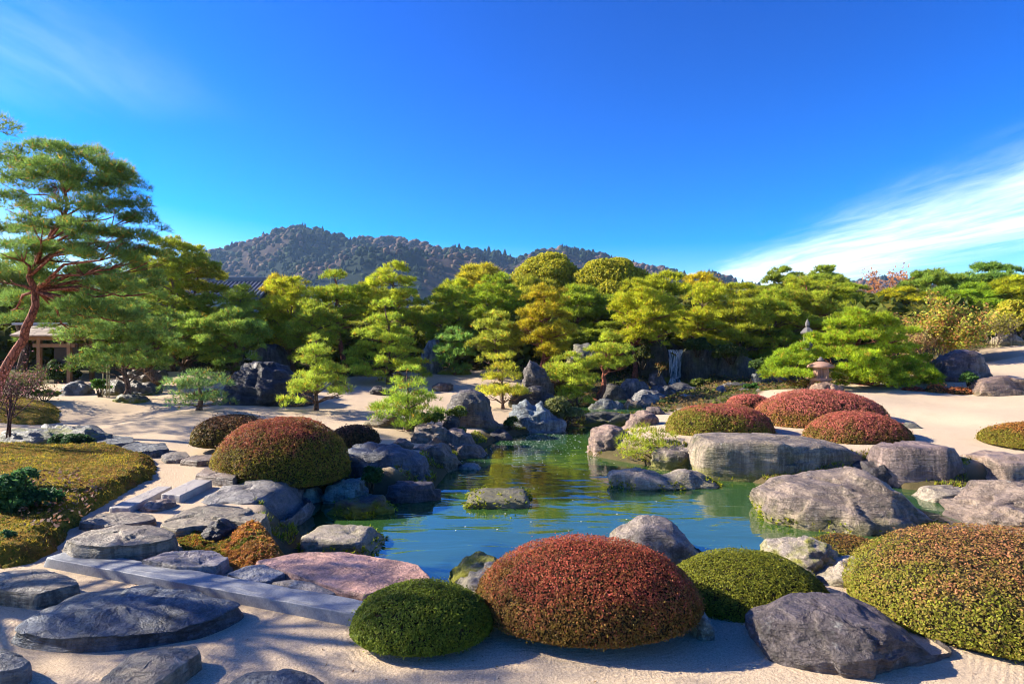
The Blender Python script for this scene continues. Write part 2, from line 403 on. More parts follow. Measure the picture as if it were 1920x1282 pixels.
CP += [cpa(*q) for q in ((200, 790, 17), (250, 740, 21), (345, 695, 25), (235, 738, 21.5), (75, 725, 24), (130, 745, 20.5), (0, 730, 22), (372, 770, 17), (592, 766, 18.5), (500, 762, 18.8), (420, 700, 25),
        (700, 722, 25.5), (850, 697, 30), (765, 792, 16), (942, 762, 20.5), (700, 830, 13.4), (650, 800, 15.5), (600, 715, 27), (800, 700, 29), (900, 700, 29), (900, 750, 22), (1000, 750, 21.5), (820, 740, 22.5), (560, 700, 28), (480, 695, 27),
        (1240, 776, 18.7), (1340, 800, 15.5), (1450, 800, 15.5), (1600, 815, 14.2), (1700, 800, 15), (1600, 738, 20.5), (1700, 730, 20.8), (1800, 743, 19.8), (1870, 745, 19.5), (1750, 765, 18), (1880, 648, 27.5), (1850, 700, 23), (1800, 690, 22), (1810, 713, 21.3), (1890, 850, 12),
        (1920, 780, 15.5), (1540, 724, 21.5), (1620, 722, 22), (1480, 728, 21.5), (2000, 640, 28), (2050, 720, 22), (1120, 745, 22.8), (1350, 740, 24), (1420, 735, 24))]
CP += [(-30, 34, 1.2), (-15, 34, 1.3), (0, 34, 1.2), (12, 34, 2.0), (25, 34, 2.6), (40, 34, 3), (-40, 20, 1), (40, 15, 1.5), (-20, 48, 2.6), (0, 48, 3.8), (20, 48, 4), (45, 50, 4), (-50, 50, 2.5), (0, 70, 5), (50, 70, 5), (-50, 70, 4), (0, 120, 5), (100, 120, 5), (-100, 120, 5), (0, 300, 5), (300, 300, 5), (-300, 300, 5)]
CP = np.array(CP, float)
def ground(x, y):
    x = np.atleast_1d(np.asarray(x, float)); y = np.atleast_1d(np.asarray(y, float)); shp = x.shape; x = x.ravel(); y = y.ravel()
    num = np.zeros_like(x); den = np.zeros_like(x); sc = np.clip(y*.06, .7, 12)
    for cx_, cy_, cz_ in CP:
        wgt = 1/(((x-cx_)**2+(y-cy_)**2)/(sc*sc)+1.0)**1.8
        num += wgt*cz_; den += wgt
    z = num/den
    z = z+np.where(y > 10, .05*np.sin(x*.9+y*.35)*np.sin(y*.55+1), 0)*ss(10, 16, y)
    sd = poly_sd(POND, x, y)
    bank = WZ+.14
    k = ss(.38, .02, -sd)
    z = np.where(sd <= 0, z*(1-k)+np.minimum(z, bank)*k, z)
    z = np.where(sd > 0, bank-.8*ss(0, .6, sd), z)
    s2 = poly_sd(STREAM, x, y)
    k = ss(.8, .05, -s2); b2 = SZ+.1
    z = np.where(s2 <= 0, z*(1-k)+np.minimum(z, b2)*k, z)
    z = np.where(s2 > 0, np.minimum(z, b2-.4*ss(0, .4, s2)), z)
    return z.reshape(shp)
def gz(x, y): return float(ground([x], [y])[0])

def axis(parts):
    out = []
    for a, b, s in parts: out.append(np.arange(a, b, s))
    return np.concatenate(out)
gx = np.concatenate([-np.geomspace(1500, 16.5, 24), axis([(-16, 16, .14)]), np.geomspace(16.2, 1500, 24)])
gy = np.concatenate([axis([(-40, -4, 4), (-4, 2, .5), (2, 11, .075), (11, 22, .13), (22, 36, .35), (36, 70, 1.5)]), np.geomspace(70, 1500, 22)])
GX, GY = np.meshgrid(gx, gy); GZ = ground(GX, GY)
def quadgrid(ny, nx):
    i = np.arange((ny-1)*(nx-1)); r, c = i//(nx-1), i % (nx-1); a = r*nx+c
    return np.stack([a, a+1, a+nx+1, a+nx], 1)
pxa = 960+F*GX/np.maximum(GY, .5)
YM = np.interp(pxa, [-400, 100, 345, 500, 640, 780, 960, 1000, 1100, 1240, 1400, 1450, 1750, 1800, 1870, 1920, 2400], [24, 25, 27, 26.5, 28, 31.5, 31, 22, 20.5, 20.3, 19.8, 22, 22.6, 25, 28.2, 28.6, 29])
nz_ = fbm(np.stack([GX.ravel()*.6, GY.ravel()*.6, GX.ravel()*0], 1), 3).reshape(GX.shape)
earth = ss(-.3, .5, GY-YM+nz_*1.2)
earth = np.maximum(earth, ss(-.45, -.15, poly_sd(POND, GX, GY)+nz_*.2)); earth = np.maximum(earth, ss(-1.0, -.2, poly_sd(STREAM, GX, GY)+nz_*.3))
RAKED = [[(18, 1188), (60, 1155), (130, 1122), (210, 1104), (290, 1100), (370, 1108), (458, 1138), (430, 1170), (380, 1190), (300, 1215), (200, 1226), (110, 1222), (60, 1212)],
         [(-60, 1085), (20, 1069), (85, 1066), (148, 1095), (72, 1125), (-60, 1120)], [(180, 1272), (240, 1228), (300, 1214), (377, 1220), (330, 1290), (190, 1320)], [(430, 1276), (540, 1254), (612, 1283), (600, 1330), (430, 1330)],
         [(83, 1050), (139, 1029), (712, 1131), (688, 1172)], [(660, 1190), (700, 1230), (790, 1243), (890, 1230), (960, 1225), (1100, 1236), (1250, 1215), (1310, 1180), (1450, 1200), (1600, 1262), (1768, 1268), (1920, 1290), (1920, 1100), (660, 1100)]]
rd = np.full(GX.shape, 9.0); near = (GY > 2) & (GY < 9)
for q in RAKED: rd[near] = np.minimum(rd[near], -poly_sd([G(a, b, .03)[:2] for a, b in q], GX[near], GY[near]))
rake = np.where(rd < .8, rd*.42, (GX*.12+GY*1.0+.2*np.sin(GX*.9))*.42*.6)
gcol = np.stack([earth.ravel(), rake.ravel(), 0*earth.ravel()], 1)
gme = mesh('ground', np.stack([GX.ravel(), GY.ravel(), GZ.ravel()], 1), quadgrid(*GX.shape), gcol)
tag(link('ground', gme, M_GROUND), kind='structure')

def sheet(name, poly, z, mat, step):
    xs = [p[0] for p in poly]; ys = [p[1] for p in poly]
    x = np.arange(min(xs)-.6, max(xs)+.6+step, step); y = np.arange(min(ys)-.6, max(ys)+.6+step, step)
    X, Y = np.meshgrid(x, y)
    o = link(name, mesh(name, np.stack([X.ravel(), Y.ravel(), np.full(X.size, z)], 1), quadgrid(*X.shape)), mat)
    return tag(o, kind='structure')
sheet('pond_water', POND, WZ, M_WATER, .5)
# the stream above the cascade: only inside its banks
def poly_sheet(name, poly, z, mat):
    me = mesh(name, [(x, y, z) for x, y in poly], [list(range(len(poly)))], smooth=False)
    return tag(link(name, me, mat), kind='structure')
poly_sheet('stream_water', [(1.5, 19.7), (4.9, 19.5), (6.0, 22.4), (8.0, 25.8), (9.7, 29), (9.7, 31.2), (7.3, 31.2), (6.8, 28.9), (4.9, 26.7), (2.9, 25), (1.3, 22.8)], SZ, M_WATER)

# ------------------------------------------------------------------ far hills with their woods
RIDGE = [(-600, 560), (0, 545), (150, 515), (250, 498), (330, 480), (360, 470), (400, 463), (440, 453), (480, 441), (515, 428), (550, 418), (590, 423), (620, 433), (660, 440), (700, 444), (720, 438), (760, 443), (790, 449), (830, 462),
         (860, 457), (900, 461), (940, 470), (965, 479), (990, 472), (1010, 464), (1050, 459), (1090, 465), (1130, 473), (1180, 486), (1250, 499), (1275, 508), (1305, 511), (1330, 505), (1360, 512), (1390, 524), (1450, 538), (1560, 535), (1620, 517), (1680, 516), (1760, 528), (1850, 540), (2100, 550), (2600, 570)]
RX = np.array([r[0] for r in RIDGE], float); RY = np.array([r[1] for r in RIDGE], float)
mpx = np.linspace(-500, 2500, 420); my = np.linspace(430, 1250, 90)
MPX, MY = np.meshgrid(mpx, my); MX = (MPX-960)/F*MY
rel = np.interp(MPX, RX, RY); hgt = (641-rel)/F
pp = np.stack([MX.ravel()/120, MY.ravel()/210, 0*MX.ravel()], 1)
rid = fbm(pp, 4, .5, True).reshape(MX.shape)
prof = ss(430, 900, MY)**.8*ss(1500, 900, MY)
# second ridge standing forward of the main crest
fw = np.interp(MPX, [380, 470, 560, 640, 700, 760, 830, 900, 960, 1050, 1130], [.0, .35, .62, .86, .96, .93, .9, .95, .9, .8, .5])
fr_ = np.exp(-((MY-640)/95)**2)*fw
ang = hgt*np.maximum(prof, fr_*.98)*(1+.42*rid*np.minimum(1, prof*1.5)*(1-.4*prof))
mx = ang.max(0); ang *= (np.interp(mpx, RX, 641-RY)/F-5.5/900)/mx
MZ = CAMZ+ang*MY-2
hn = fbm(np.stack([MX.ravel()/105, MY.ravel()/120, 0*MX.ravel()+3], 1), 4)
hcol = np.where((hn > -.03)[:, None], np.array([.014, .022, .014]), np.array([.042, .031, .027]))
hills = link('hills', mesh('hills', np.stack([MX.ravel(), MY.ravel(), MZ.ravel()], 1), quadgrid(*MX.shape), hcol), M_HILL)
tag(hills, kind='structure')
def ico(sub):
    t = (1+5**.5)/2
    v = [(-1, t, 0), (1, t, 0), (-1, -t, 0), (1, -t, 0), (0, -1, t), (0, 1, t), (0, -1, -t), (0, 1, -t), (t, 0, -1), (t, 0, 1), (-t, 0, -1), (-t, 0, 1)]
    f = [(0, 11, 5), (0, 5, 1), (0, 1, 7), (0, 7, 10), (0, 10, 11), (1, 5, 9), (5, 11, 4), (11, 10, 2), (10, 7, 6), (7, 1, 8), (3, 9, 4), (3, 4, 2), (3, 2, 6), (3, 6, 8), (3, 8, 9), (4, 9, 5), (2, 4, 11), (6, 2, 10), (8, 6, 7), (9, 8, 1)]
    v = [np.array(p, float)/np.linalg.norm(p) for p in v]
    for _ in range(sub):
        mid = {}; nf = []
        def m(a, b):
            k = (min(a, b), max(a, b))
            if k not in mid:
                q = v[a]+v[b]; v.append(q/np.linalg.norm(q)); mid[k] = len(v)-1
            return mid[k]
        for a, b, c in f:
            x, y, z = m(a, b), m(b, c), m(c, a); nf += [(a, x, z), (b, y, x), (c, z, y), (x, y, z)]
        f = nf
    return np.array(v), np.array(f)
ICO = {k: ico(k) for k in (0, 1, 3, 4, 5)}
def forest():
    r = np.random.default_rng(3); n = 10500
    vx, fx = ICO[0]; V = []; Fc = []; Cc = []
    c = r.integers(0, 89*419, n*2); i, j = c//419, c % 419
    y = MY[i, j]; keep = (y < 960) & (MPX[i, j] > 250) & (MPX[i, j] < 1950); i, j = i[keep][:n], j[keep][:n]
    x = MX[i, j]+r.uniform(-2.5, 2.5, len(i)); y = MY[i, j]+r.uniform(-6, 6, len(i)); z = MZ[i, j]
    q = fbm(np.stack([x/105, y/120, 0*x+3], 1), 4)+r.normal(0, .08, len(i))
    s = r.uniform(2.4, 5.8, len(i))*(y/800)
    conif = (q > .06) & (r.random(len(i)) < .5)
    for k in range(len(i)):
        sc = np.array([s[k], s[k], s[k]*(.95 if not conif[k] else 1.6)])
        p = vx*sc*(1+r.normal(0, .16, (12, 1)))
        if conif[k]: p[:, :2] *= np.clip(.75-.5*p[:, 2:]/sc[2], .05, 1.2)*.75
        V.append(p+(x[k], y[k], z[k]+s[k]*.3)); Fc.append(fx+12*k)
        if conif[k]: base = np.array([.010, .02, .016])
        elif q[k] > -.05: base = np.array([.022, .034, .016])
        else: base = np.array([.105, .068, .05]) if r.random() < .8 else np.array([.10, .075, .05])
        Cc.append(np.repeat((base*r.uniform(.6, 1.4))[None], 12, 0))
    o = link('hill_forest', mesh('hill_forest', np.concatenate(V), np.concatenate(Fc), np.concatenate(Cc)), M_HILL)
    tag(o, 'hazy wood of bare brown and dark evergreen trees covering the far hills', 'forest', kind='stuff')
forest()

# ------------------------------------------------------------------ rocks
ROCKS = []
GREY, PURP, BLUE, DARK, PALE, PINK, TEAL, BROWN = (.215, .185, .15), (.205, .16, .135), (.125, .14, .155), (.06, .055, .058), (.33, .295, .255), (.52, .31, .25), (.26, .34, .32), (.20, .155, .125)
def rough_up(P, ctr, size, seed, amp, strat, r):
    """displace points: lumps, broken blocks with stepped joints, layered ledges"""
    d = P-ctr; nrm = d/(np.linalg.norm(d, axis=1)[:, None]+1e-9); s = seed*7.31
    n1 = fbm(P/size*1.6+s, 3); n2 = fbm(P/size*4.0+s+5, 4, .55, True)
    W = P+size*.07*np.column_stack([fbm(P/size*5+s+i*3, 2) for i in range(3)])
    blk = 0
    for N, g in ((16, 1.0), (60, .5)):
        S = W[r.integers(0, len(W), N)]; j = ((W[:, None]-S[None])**2*np.array([1, 1, 1.6])).sum(2).argmin(1)
        off = r.normal(0, .6, N); tl = r.normal(0, 1.6, (N, 3)); blk = blk+g*(off[j]+((P-S[j])/size*tl[j]).sum(1))
    q = P@np.array([.22, .12, 1.0]); h = q/size*5.5+n1*1.3+s; saw = h-np.floor(h); led = np.where(saw < .8, saw/.8, (1-saw)/.2)-.5
    n4 = fbm(P/size*11+s+2, 3, .6, True)
    disp = amp*size*(n1*.55+n2*.35+n4*.16+np.clip(blk, -1.6, 1.6)*.42)+strat*size*led*1.1-amp*size*.42
    return P+nrm*disp[:, None]
def boulder(label, prof, base, depth, Y=None, z=None, n=3.0, amp=.085, strat=.035, tint=GREY, moss=.0, lean=0.0, skew=0.0, seed=None, cuts=13, cutlo=.78, ty=.5, below=.35, sub=None, keel=None, name='rock', group='rocks of the garden', cat='rock'):
    """prof: the skyline of the rock as (px,py) left to right; base: pixel row where its front meets the ground or water;
    z: height of that ground, or Y: its distance"""
    seed = seed if seed is not None else len(ROCKS)+1; r = np.random.default_rng(1000+seed)
    if Y is None: Y = (CAMZ-z)*F/(base-641)
    zb = CAMZ-(base-641)/F*Y
    yc = Y+depth/2; yt = Y+depth*ty
    pr = np.array(prof, float)
    X = (pr[:, 0]-960)/F*yc; Z = CAMZ-(pr[:, 1]-641)/F*yt
    xc, hw = (X[0]+X[-1])/2, (X[-1]-X[0])/2
    u = (X-xc)/hw
    size = max(hw*2, depth, Z.max()-zb)
    sub = sub or (4 if (pr[-1, 0]-pr[0, 0]) > 60 else 3)
    if (pr[-1, 0]-pr[0, 0]) > 225: sub = 5
    d, fc = ICO[sub]; d = d.copy()
    rad = (np.abs(d)**n).sum(1)**(-1/n); p = d*rad[:, None]
    for k in range(cuts):                                                       # chiselled faces
        nv = r.normal(size=3); nv[2] = nv[2]*.7; nv /= np.linalg.norm(nv)
        mm = n/(n-1); c = (np.abs(nv)**mm).sum()**(1/mm)*r.uniform(cutlo, .97)
        e = p@nv-c; p = p-np.where(e > 0, e*.96, 0)[:, None]*nv
    uu = np.clip(p[:, 0], -1, 1)
    H = np.interp(uu, u, Z)
    zmax = np.maximum((1-np.abs(uu*.985)**n)**(1/n), .45)
    zt = np.where(p[:, 2] > 0, zb+p[:, 2]/zmax*(H-zb), zb+p[:, 2]*below)
    if keel: p[:, 1] = np.where(p[:, 1] < 0, p[:, 1]*(1-keel[1]*np.abs(p[:, 0]-keel[0])), p[:, 1])
    P = np.stack([xc+p[:, 0]*hw, yc+p[:, 1]*depth/2+skew*p[:, 0]*depth/2+lean*(zt-zb), zt], 1)
    P = rough_up(P, np.array([xc, yc, zb]), min(size, 2.2), seed, amp, strat, r)
    o = link(name, mesh(name, P-np.array([xc, yc, zb]), fc, smooth=False), M_ROCK, None, (*tint, moss))
    o.location = (xc, yc, zb); tag(o, label, cat, group); ROCKS.append(o); return o
def slab(label, pts, zt, thick=.25, dome=.03, edge=.05, amp=.02, tint=GREY, moss=0.0, mat=None, sharp=False, seed=None, flare=.06, name='stepping_stone', group='stepping stones of the path', cat='stepping stone'):
    """pts: outline of the stone's upper face as (px,py), at height zt"""
    seed = seed if seed is not None else len(ROCKS)+1
    q = np.array([G(a, b, zt)[:2] for a, b in pts]); m = len(q)
    area = .5*np.sum(q[:, 0]*np.roll(q[:, 1], -1)-np.roll(q[:, 0], -1)*q[:, 1])
    if area < 0: q = q[::-1]
    K = 120
    seg = np.linalg.norm(np.roll(q, -1, 0)-q, axis=1); cum = np.concatenate([[0], np.cumsum(seg)])
    tt = np.linspace(0, cum[-1], K, endpoint=False); qq = np.concatenate([q, q[:1]])
    out = np.stack([np.interp(tt, cum, qq[:, 0]), np.interp(tt, cum, qq[:, 1])], 1)
    if not sharp:
        for _ in range(3): out = .5*out+.25*np.roll(out, 1, 0)+.25*np.roll(out, -1, 0)
        ring = fbm(np.stack([out[:, 0]*3, out[:, 1]*3, 0*out[:, 0]+seed*3.1], 1), 3)
        cen = out.mean(0); out = cen+(out-cen)*(1+.05*ring[:, None])
    cen = out.mean(0); size = np.sqrt(abs(area)); V = []; rings = 0
    for f in ((.04, .2, .36, .52, .66, .78, .87, .94) if sharp else (.04, .1, .16, .22, .28, .34, .4, .46, .52, .57, .62, .67, .72, .76, .8, .84, .88, .92, .95, .975)): V.append(np.column_stack([cen+(out-cen)*f, np.full(K, zt+dome*(1-f*f))])); rings += 1
    e = edge*min(1, size)
    for f, dz in ((1-.3*e/size, -.0), (1.0, -e*.35), (1+.25*e/size, -e), (1+flare*.6, -thick*.5), (1+flare, -thick)):
        V.append(np.column_stack([cen+(out-cen)*f, np.full(K, zt+dz)])); rings += 1
    V = np.concatenate(V)
    fc = []
    for a in range(rings-1):
        i = np.arange(K); j = (i+1) % K
        fc.append(np.stack([a*K+i, (a+1)*K+i, (a+1)*K+j, a*K+j], 1))
    fc = np.concatenate(fc)
    ctr = np.array([*cen, zt-thick*.7]); s = seed*5.7
    if not sharp:
        tilt = np.array([[1, .3, .2], [-.3, 1, .1], [0, 0, 1]]); n3 = fbm((V@tilt.T)*np.array([2, 6, 7])+s, 4, .55, True)
        n1 = fbm(V*np.array([2.2, 2.2, 2.2])+s, 3)
        top = V[:, 2] > zt-e*1.2
        rr_ = np.random.default_rng(seed+77); S = V[rr_.integers(0, len(V), 16)]
        W = V+size*.06*np.column_stack([fbm(V/size*5+s+i*3, 2) for i in range(3)])
        jj = ((W[:, None, :2]-S[None, :, :2])**2).sum(2).argmin(1); blk = (rr_.normal(0, .7, 16)[jj]+((V-S[jj])[:, :2]/size*rr_.normal(0, 1.6, (16, 2))[jj]).sum(1))
        ax_ = np.array([math.cos(seed*1.3+.3)*.35, 1.0, 0]); hq = V@ax_/size*5+n1*1.2; saw = hq-np.floor(hq); led = np.where(saw < .82, saw/.82, (1-saw)/.18)-.5
        edgef = 1-ss(.75, 1.0, np.linalg.norm(V[:, :2]-cen, axis=1)/np.linalg.norm(out-cen, axis=1).max())*.5
        V[:, 2] += np.where(top, amp*size*(.8*n1+.4*n3+(.38*np.clip(blk, -1.5, 1.5)+.42*led)*edgef), 0)
        side = (~top)[:, None]*(V[:, :2]-cen)/(np.linalg.norm(V[:, :2]-cen, axis=1)[:, None]+1e-6)
        V[:, :2] += side*(amp*1.4*size*(n1+.6*n3))[:, None]
    else:
        n1 = fbm(V*np.array([5, 5, 5])+s, 3)
        V[:, 2] += (.007*n1+.006*fbm(V*14+s, 2))*(V[:, 2] > zt-e*1.2)
        V[:, :2] += ((V[:, 2] < zt-.3*e)[:, None]*(V[:, :2]-cen)/(np.linalg.norm(V[:, :2]-cen, axis=1)[:, None]+1e-6))*(.012*n1+.02*fbm(V*17+s, 2)*(V[:, 2] < zt-.9*e))[:, None]
    V = np.concatenate([V, [[*cen, zt+dome]]]); c0 = len(V)-1
    tri = [[c0, i, (i+1) % K] for i in range(K)]
    o = link(name, mesh(name, V-np.array([*cen, zt-thick*.4]), fc.tolist()+tri), mat or M_ROCK, None, (*tint, moss))
    o.location = (*cen, zt-thick*.4); tag(o, label, cat, group); ROCKS.append(o); return o

# stones of the near path, lower left
slab('large smooth blue grey boulder lying flat in raked sand, lower left', [(18, 1188), (60, 1155), (130, 1122), (210, 1104), (290, 1100), (370, 1108), (458, 1138), (430, 1160), (380, 1178), (300, 1194), (200, 1204), (130, 1206), (60, 1200)], .07, .28, .11, .22, .035, (.085, .105, .14), .12)
slab('flat grey stepping stone cut by left edge above the big blue boulder', [(-60, 1085), (20, 1069), (85, 1066), (140, 1085), (148, 1095), (88, 1110), (72, 1114), (0, 1106), (-60, 1100)], .13, .3, .03, .06, .02, GREY, .1)
slab('grey blue split stone with dark front face at the bottom, left of centre', [(188, 1272), (240, 1228), (300, 1214), (368, 1211), (377, 1224), (330, 1258), (275, 1292), (190, 1296)], .11, .3, .04, .05, .035, GREY, .15)
slab('dark blue stone in the bottom left corner of the sand', [(-70, 1225), (0, 1213), (35, 1225), (60, 1241), (40, 1254), (0, 1260), (-70, 1262)], .12, .3, .05, .1, .03, BLUE)
slab('dark blue stone tip at the bottom edge left of the round green bush', [(430, 1276), (470, 1258), (540, 1254), (590, 1266), (612, 1283), (600, 1330), (430, 1330)], .1, .3, .05, .06, .03, BLUE)
slab('long narrow straight granite plank slab running beside the raked sand', [(83, 1045), (139, 1029), (712, 1131), (688, 1155)], .095, .26, 0, .025, .01, (.20, .21, .225), 0, M_GRANITE, True, name='stone_plank', group='straight cut stone slabs', cat='stone slab')
slab('broad grey mounded stone just behind the left end of long granite plank', [(118, 1014), (165, 994), (225, 984), (290, 986), (332, 1000), (325, 1012), (262, 1022), (200, 1028), (140, 1026)], .2, .34, .06, .12, .03, GREY, .1)
slab('pale cracked flat stone between long granite plank and orange red ground shrubs', [(262, 1049), (310, 1033), (400, 1032), (430, 1045), (405, 1062), (330, 1060)], .13, .3, .015, .05, .03, (.24, .22, .24), 0)
slab('small smooth pale grey stone touching left corner of the pink slab', [(425, 1076), (460, 1061), (498, 1058), (536, 1074), (505, 1089), (470, 1090)], .08, .25, .02, .05, .02, (.22, .23, .25))
slab('small pale oval stone between pink slab and long granite plank', [(508, 1091), (545, 1085), (590, 1093), (632, 1112), (598, 1117)], .07, .25, .03, .05, .015, PALE)
slab('large flat pink stone slab beside the blue water', [(475, 1051), (560, 1037), (640, 1035), (740, 1048), (790, 1060), (814, 1086), (760, 1091), (690, 1113), (640, 1106), (560, 1079), (520, 1066)], .09, .5, .01, .04, .012, PINK, .06, name='stone_slab', group='rocks of the garden', cat='stone slab')
slab('left one of two straight granite planks joined end to end in the sand path', [(205, 951), (297, 911), (323, 911), (244, 951)], .08, .22, 0, .03, .01, (.34, .31, .28), 0, M_GRANITE, True, name='stone_plank', group='straight cut stone slabs', cat='stone slab')
slab('right one of two straight granite planks joined end to end in the sand path', [(302, 926), (363, 898), (397, 900), (339, 928)], .11, .24, 0, .03, .01, (.34, .31, .28), 0, M_GRANITE, True, name='stone_plank', group='straight cut stone slabs', cat='stone slab')
boulder('small rounded pink brown stone in front of the joined granite planks', [(264, 953), (280, 940), (305, 938), (322, 944), (327, 955)], 961, .45, z=0, n=2.3, amp=.02, tint=(.26, .19, .16), name='stepping_stone', group='stepping stones of the path', cat='stepping stone')
slab('flat grey stone half in shade nearest the mossy bank corner', [(148, 980), (185, 962), (240, 959), (285, 965), (293, 973), (265, 979), (200, 986)], .08, .25, .02, .05, .02, GREY)
slab('dark cornered stone at the left foot of the large red dome bush', [(366, 890), (385, 877), (430, 878), (446, 886), (440, 896), (400, 894)], .14, .3, .02, .06, .02, PURP)
slab('brown grey flat stone left of the large red dome bush', [(338, 862), (365, 853), (412, 852), (410, 862), (370, 865)], .1, .3, .02, .06, .02, BROWN)
slab('small rounded grey stone between path blocks beyond the moss bank', [(302, 854), (320, 846), (350, 847), (356, 855), (335, 861), (310, 861)], .08, .3, .03, .06, .02, GREY)
slab('squarish blue grey block stone in sand beyond the moss bank point', [(226, 838), (250, 829), (310, 831), (317, 841), (290, 845), (232, 845)], .14, .35, .01, .05, .02, BLUE)
slab('squarish blue grey block stone next to the creeping juniper', [(163, 825), (200, 816), (250, 819), (252, 829), (200, 832)], .14, .35, .01, .05, .02, BLUE)
boulder('long low dark mossy rock along the back of the moss bank', [(15, 840), (25, 806), (70, 799), (125, 802), (165, 803), (200, 812), (205, 840)], 848, .9, Y=12.6, n=3.5, tint=BLUE, moss=.8)
# rocks at the left shore
boulder('large sloping blue grey rock running down into the dark cove', [(350, 955), (385, 925), (410, 905), (470, 898), (512, 901), (535, 925), (555, 960), (572, 992)], 985, 1.8, Y=8.1, n=3.4, amp=.05, tint=(.19, .19, .2), seed=41, below=.6, ty=.75)
slab('flat layered grey rock shelf above the orange red ground shrubs', [(298, 984), (345, 955), (400, 945), (455, 950), (502, 966), (490, 981), (430, 976), (380, 986), (330, 991)], .12, .3, .02, .05, .03, GREY, .2, name='rock', group='rocks of the garden', cat='rock')
boulder('rugged dark rock sticking out of the orange red ground shrubs', [(378, 1000), (392, 980), (415, 975), (438, 985), (446, 1005)], 1018, .5, z=0.0, n=2.6, amp=.11, strat=.05, tint=DARK)
boulder('square grooved grey block standing in the water behind the pink slab', [(578, 1000), (585, 983), (620, 980), (690, 984), (700, 1000), (718, 1012), (722, 1030)], 1046, .8, z=WZ, n=7, amp=.06, strat=.02, tint=PALE, moss=.35, cuts=6, cutlo=.88, ty=.88, seed=77)
boulder('low dark rock with bright yellow moss skirt in the cove', [(622, 960), (640, 935), (680, 925), (715, 928), (742, 955)], 971, .7, z=WZ, n=2.6, amp=.1, tint=DARK, moss=1.0)
boulder('rounded dark purple stone in the water below the big blue shore rock', [(724, 930), (735, 905), (770, 901), (810, 905), (822, 930)], 943, .7, z=WZ, n=3.2, tint=(.1, .09, .1), moss=.15)
boulder('big dark blue wrinkled shore rock right of the large red dome bush', [(648, 870), (655, 835), (690, 828), (735, 827), (768, 842), (798, 868), (814, 905)], 925, 1.5, Y=10.9, n=3.3, amp=.08, strat=.04, tint=(.09, .105, .14), below=.7)
boulder('small brown rock peeping over the big dark blue shore rock', [(733, 832), (745, 821), (760, 820), (776, 833)], 840, .4, Y=12.8, tint=BROWN)
boulder('flat grey brown rock sloping to the water beside the big dark blue shore rock', [(768, 850), (790, 834), (830, 832), (855, 850), (862, 866)], 874, .9, Y=12.6, n=3.2, tint=BROWN, moss=.2, below=.5)
boulder('small teal stone under the left skirt of the large red dome bush', [(550, 925), (562, 911), (585, 910), (604, 930)], 946, .5, z=WZ, tint=TEAL, moss=.1)
boulder('larger teal stone under the right skirt of the large red dome bush', [(598, 930), (620, 905), (650, 895), (680, 897), (692, 918)], 945, .7, z=WZ, tint=TEAL, moss=.15)
boulder('flat topped dark block standing alone in the middle of the pond', [(871, 938), (880, 920), (905, 913), (985, 914), (994, 930), (994, 942)], 953, .95, z=WZ, n=7, amp=.035, strat=.012, tint=(.12, .11, .11), moss=.33, cuts=5, cutlo=.9, ty=.92)
boulder('small flat pale stone barely above the water by the left shore', [(857, 876), (870, 869), (890, 869), (903, 877)], 881, .4, z=WZ, n=2.6, tint=PALE)
boulder('brown lumpy rock on the sand edge at the left shore', [(770, 815), (778, 797), (805, 794), (835, 798), (848, 815)], 827, .7, Y=14.2, n=3, amp=.08, tint=BROWN)
boulder('sharp sloping blue brown shore rock running down to the right into water', [(800, 838), (822, 806), (850, 802), (868, 806), (885, 828), (912, 852)], 859, 1.0, z=WZ, n=3.0, amp=.07, strat=.05, tint=PURP)
boulder('tall dark triangular boulder at the back left of the pond', [(836, 770), (848, 742), (865, 728), (890, 727), (908, 735), (922, 765), (938, 812)], 815, 1.3, Y=17.0, n=3.0, amp=.08, tint=(.11, .1, .1), moss=.4)
boulder('small dark stone in water in front of tall dark triangular boulder', [(911, 820), (920, 807), (945, 804), (962, 818)], 826, .5, z=WZ, tint=DARK)
boulder('pale blue layered rock with sloping ledges at the back of the pond', [(952, 780), (968, 756), (988, 750), (1000, 764), (1015, 756), (1030, 776), (1054, 785), (1060, 802)], 812, 1.3, z=WZ, n=3.6, amp=.07, strat=.06, tint=(.2, .25, .28))
boulder('small dark rock among shrubs left of tall dark triangular boulder', [(826, 798), (840, 781), (858, 780), (866, 798)], 805, .5, Y=15.6, tint=DARK)
boulder('low rough purple rock strip under the leaning small shore pine', [(690, 785), (715, 774), (745, 778), (775, 786), (800, 797)], 803, .8, Y=15.6, n=2.6, amp=.1, tint=PURP, moss=.3)
# right shore and islands
boulder('rough brown rock at the water left of the small yellow pine', [(1102, 828), (1112, 805), (1140, 796), (1165, 800), (1182, 818)], 857, 1.0, z=WZ, n=3.4, amp=.08, strat=.05, tint=(.24, .175, .145))
boulder('brown pointed rock behind the small yellow pine by stream mouth', [(1165, 800), (1185, 774), (1208, 767), (1225, 775), (1238, 798)], 812, .9, Y=16.4, amp=.08, tint=(.24, .175, .145))
boulder('small round grey rock at the end of the right sand spit', [(1202, 780), (1215, 763), (1235, 762), (1246, 776)], 783, .6, Y=18.6, tint=PURP)
boulder('low flat island rock with two pale humps in the pond', [(1128, 900), (1150, 878), (1200, 868), (1228, 872), (1248, 887), (1278, 875), (1315, 884), (1345, 904)], 919, 1.0, z=WZ, n=2.8, amp=.05, tint=PALE, moss=.3, ty=.7)
boulder('huge flat topped table rock with mossy streaked face at the right shore', [(1305, 835), (1318, 811), (1400, 808), (1500, 815), (1572, 822), (1600, 838), (1618, 868)], 906, 1.5, z=WZ, n=11, amp=.03, strat=.008, tint=(.25, .215, .17), moss=.5, cuts=4, cutlo=.93, ty=.97, seed=21, below=.4, keel=(-.2, .45))
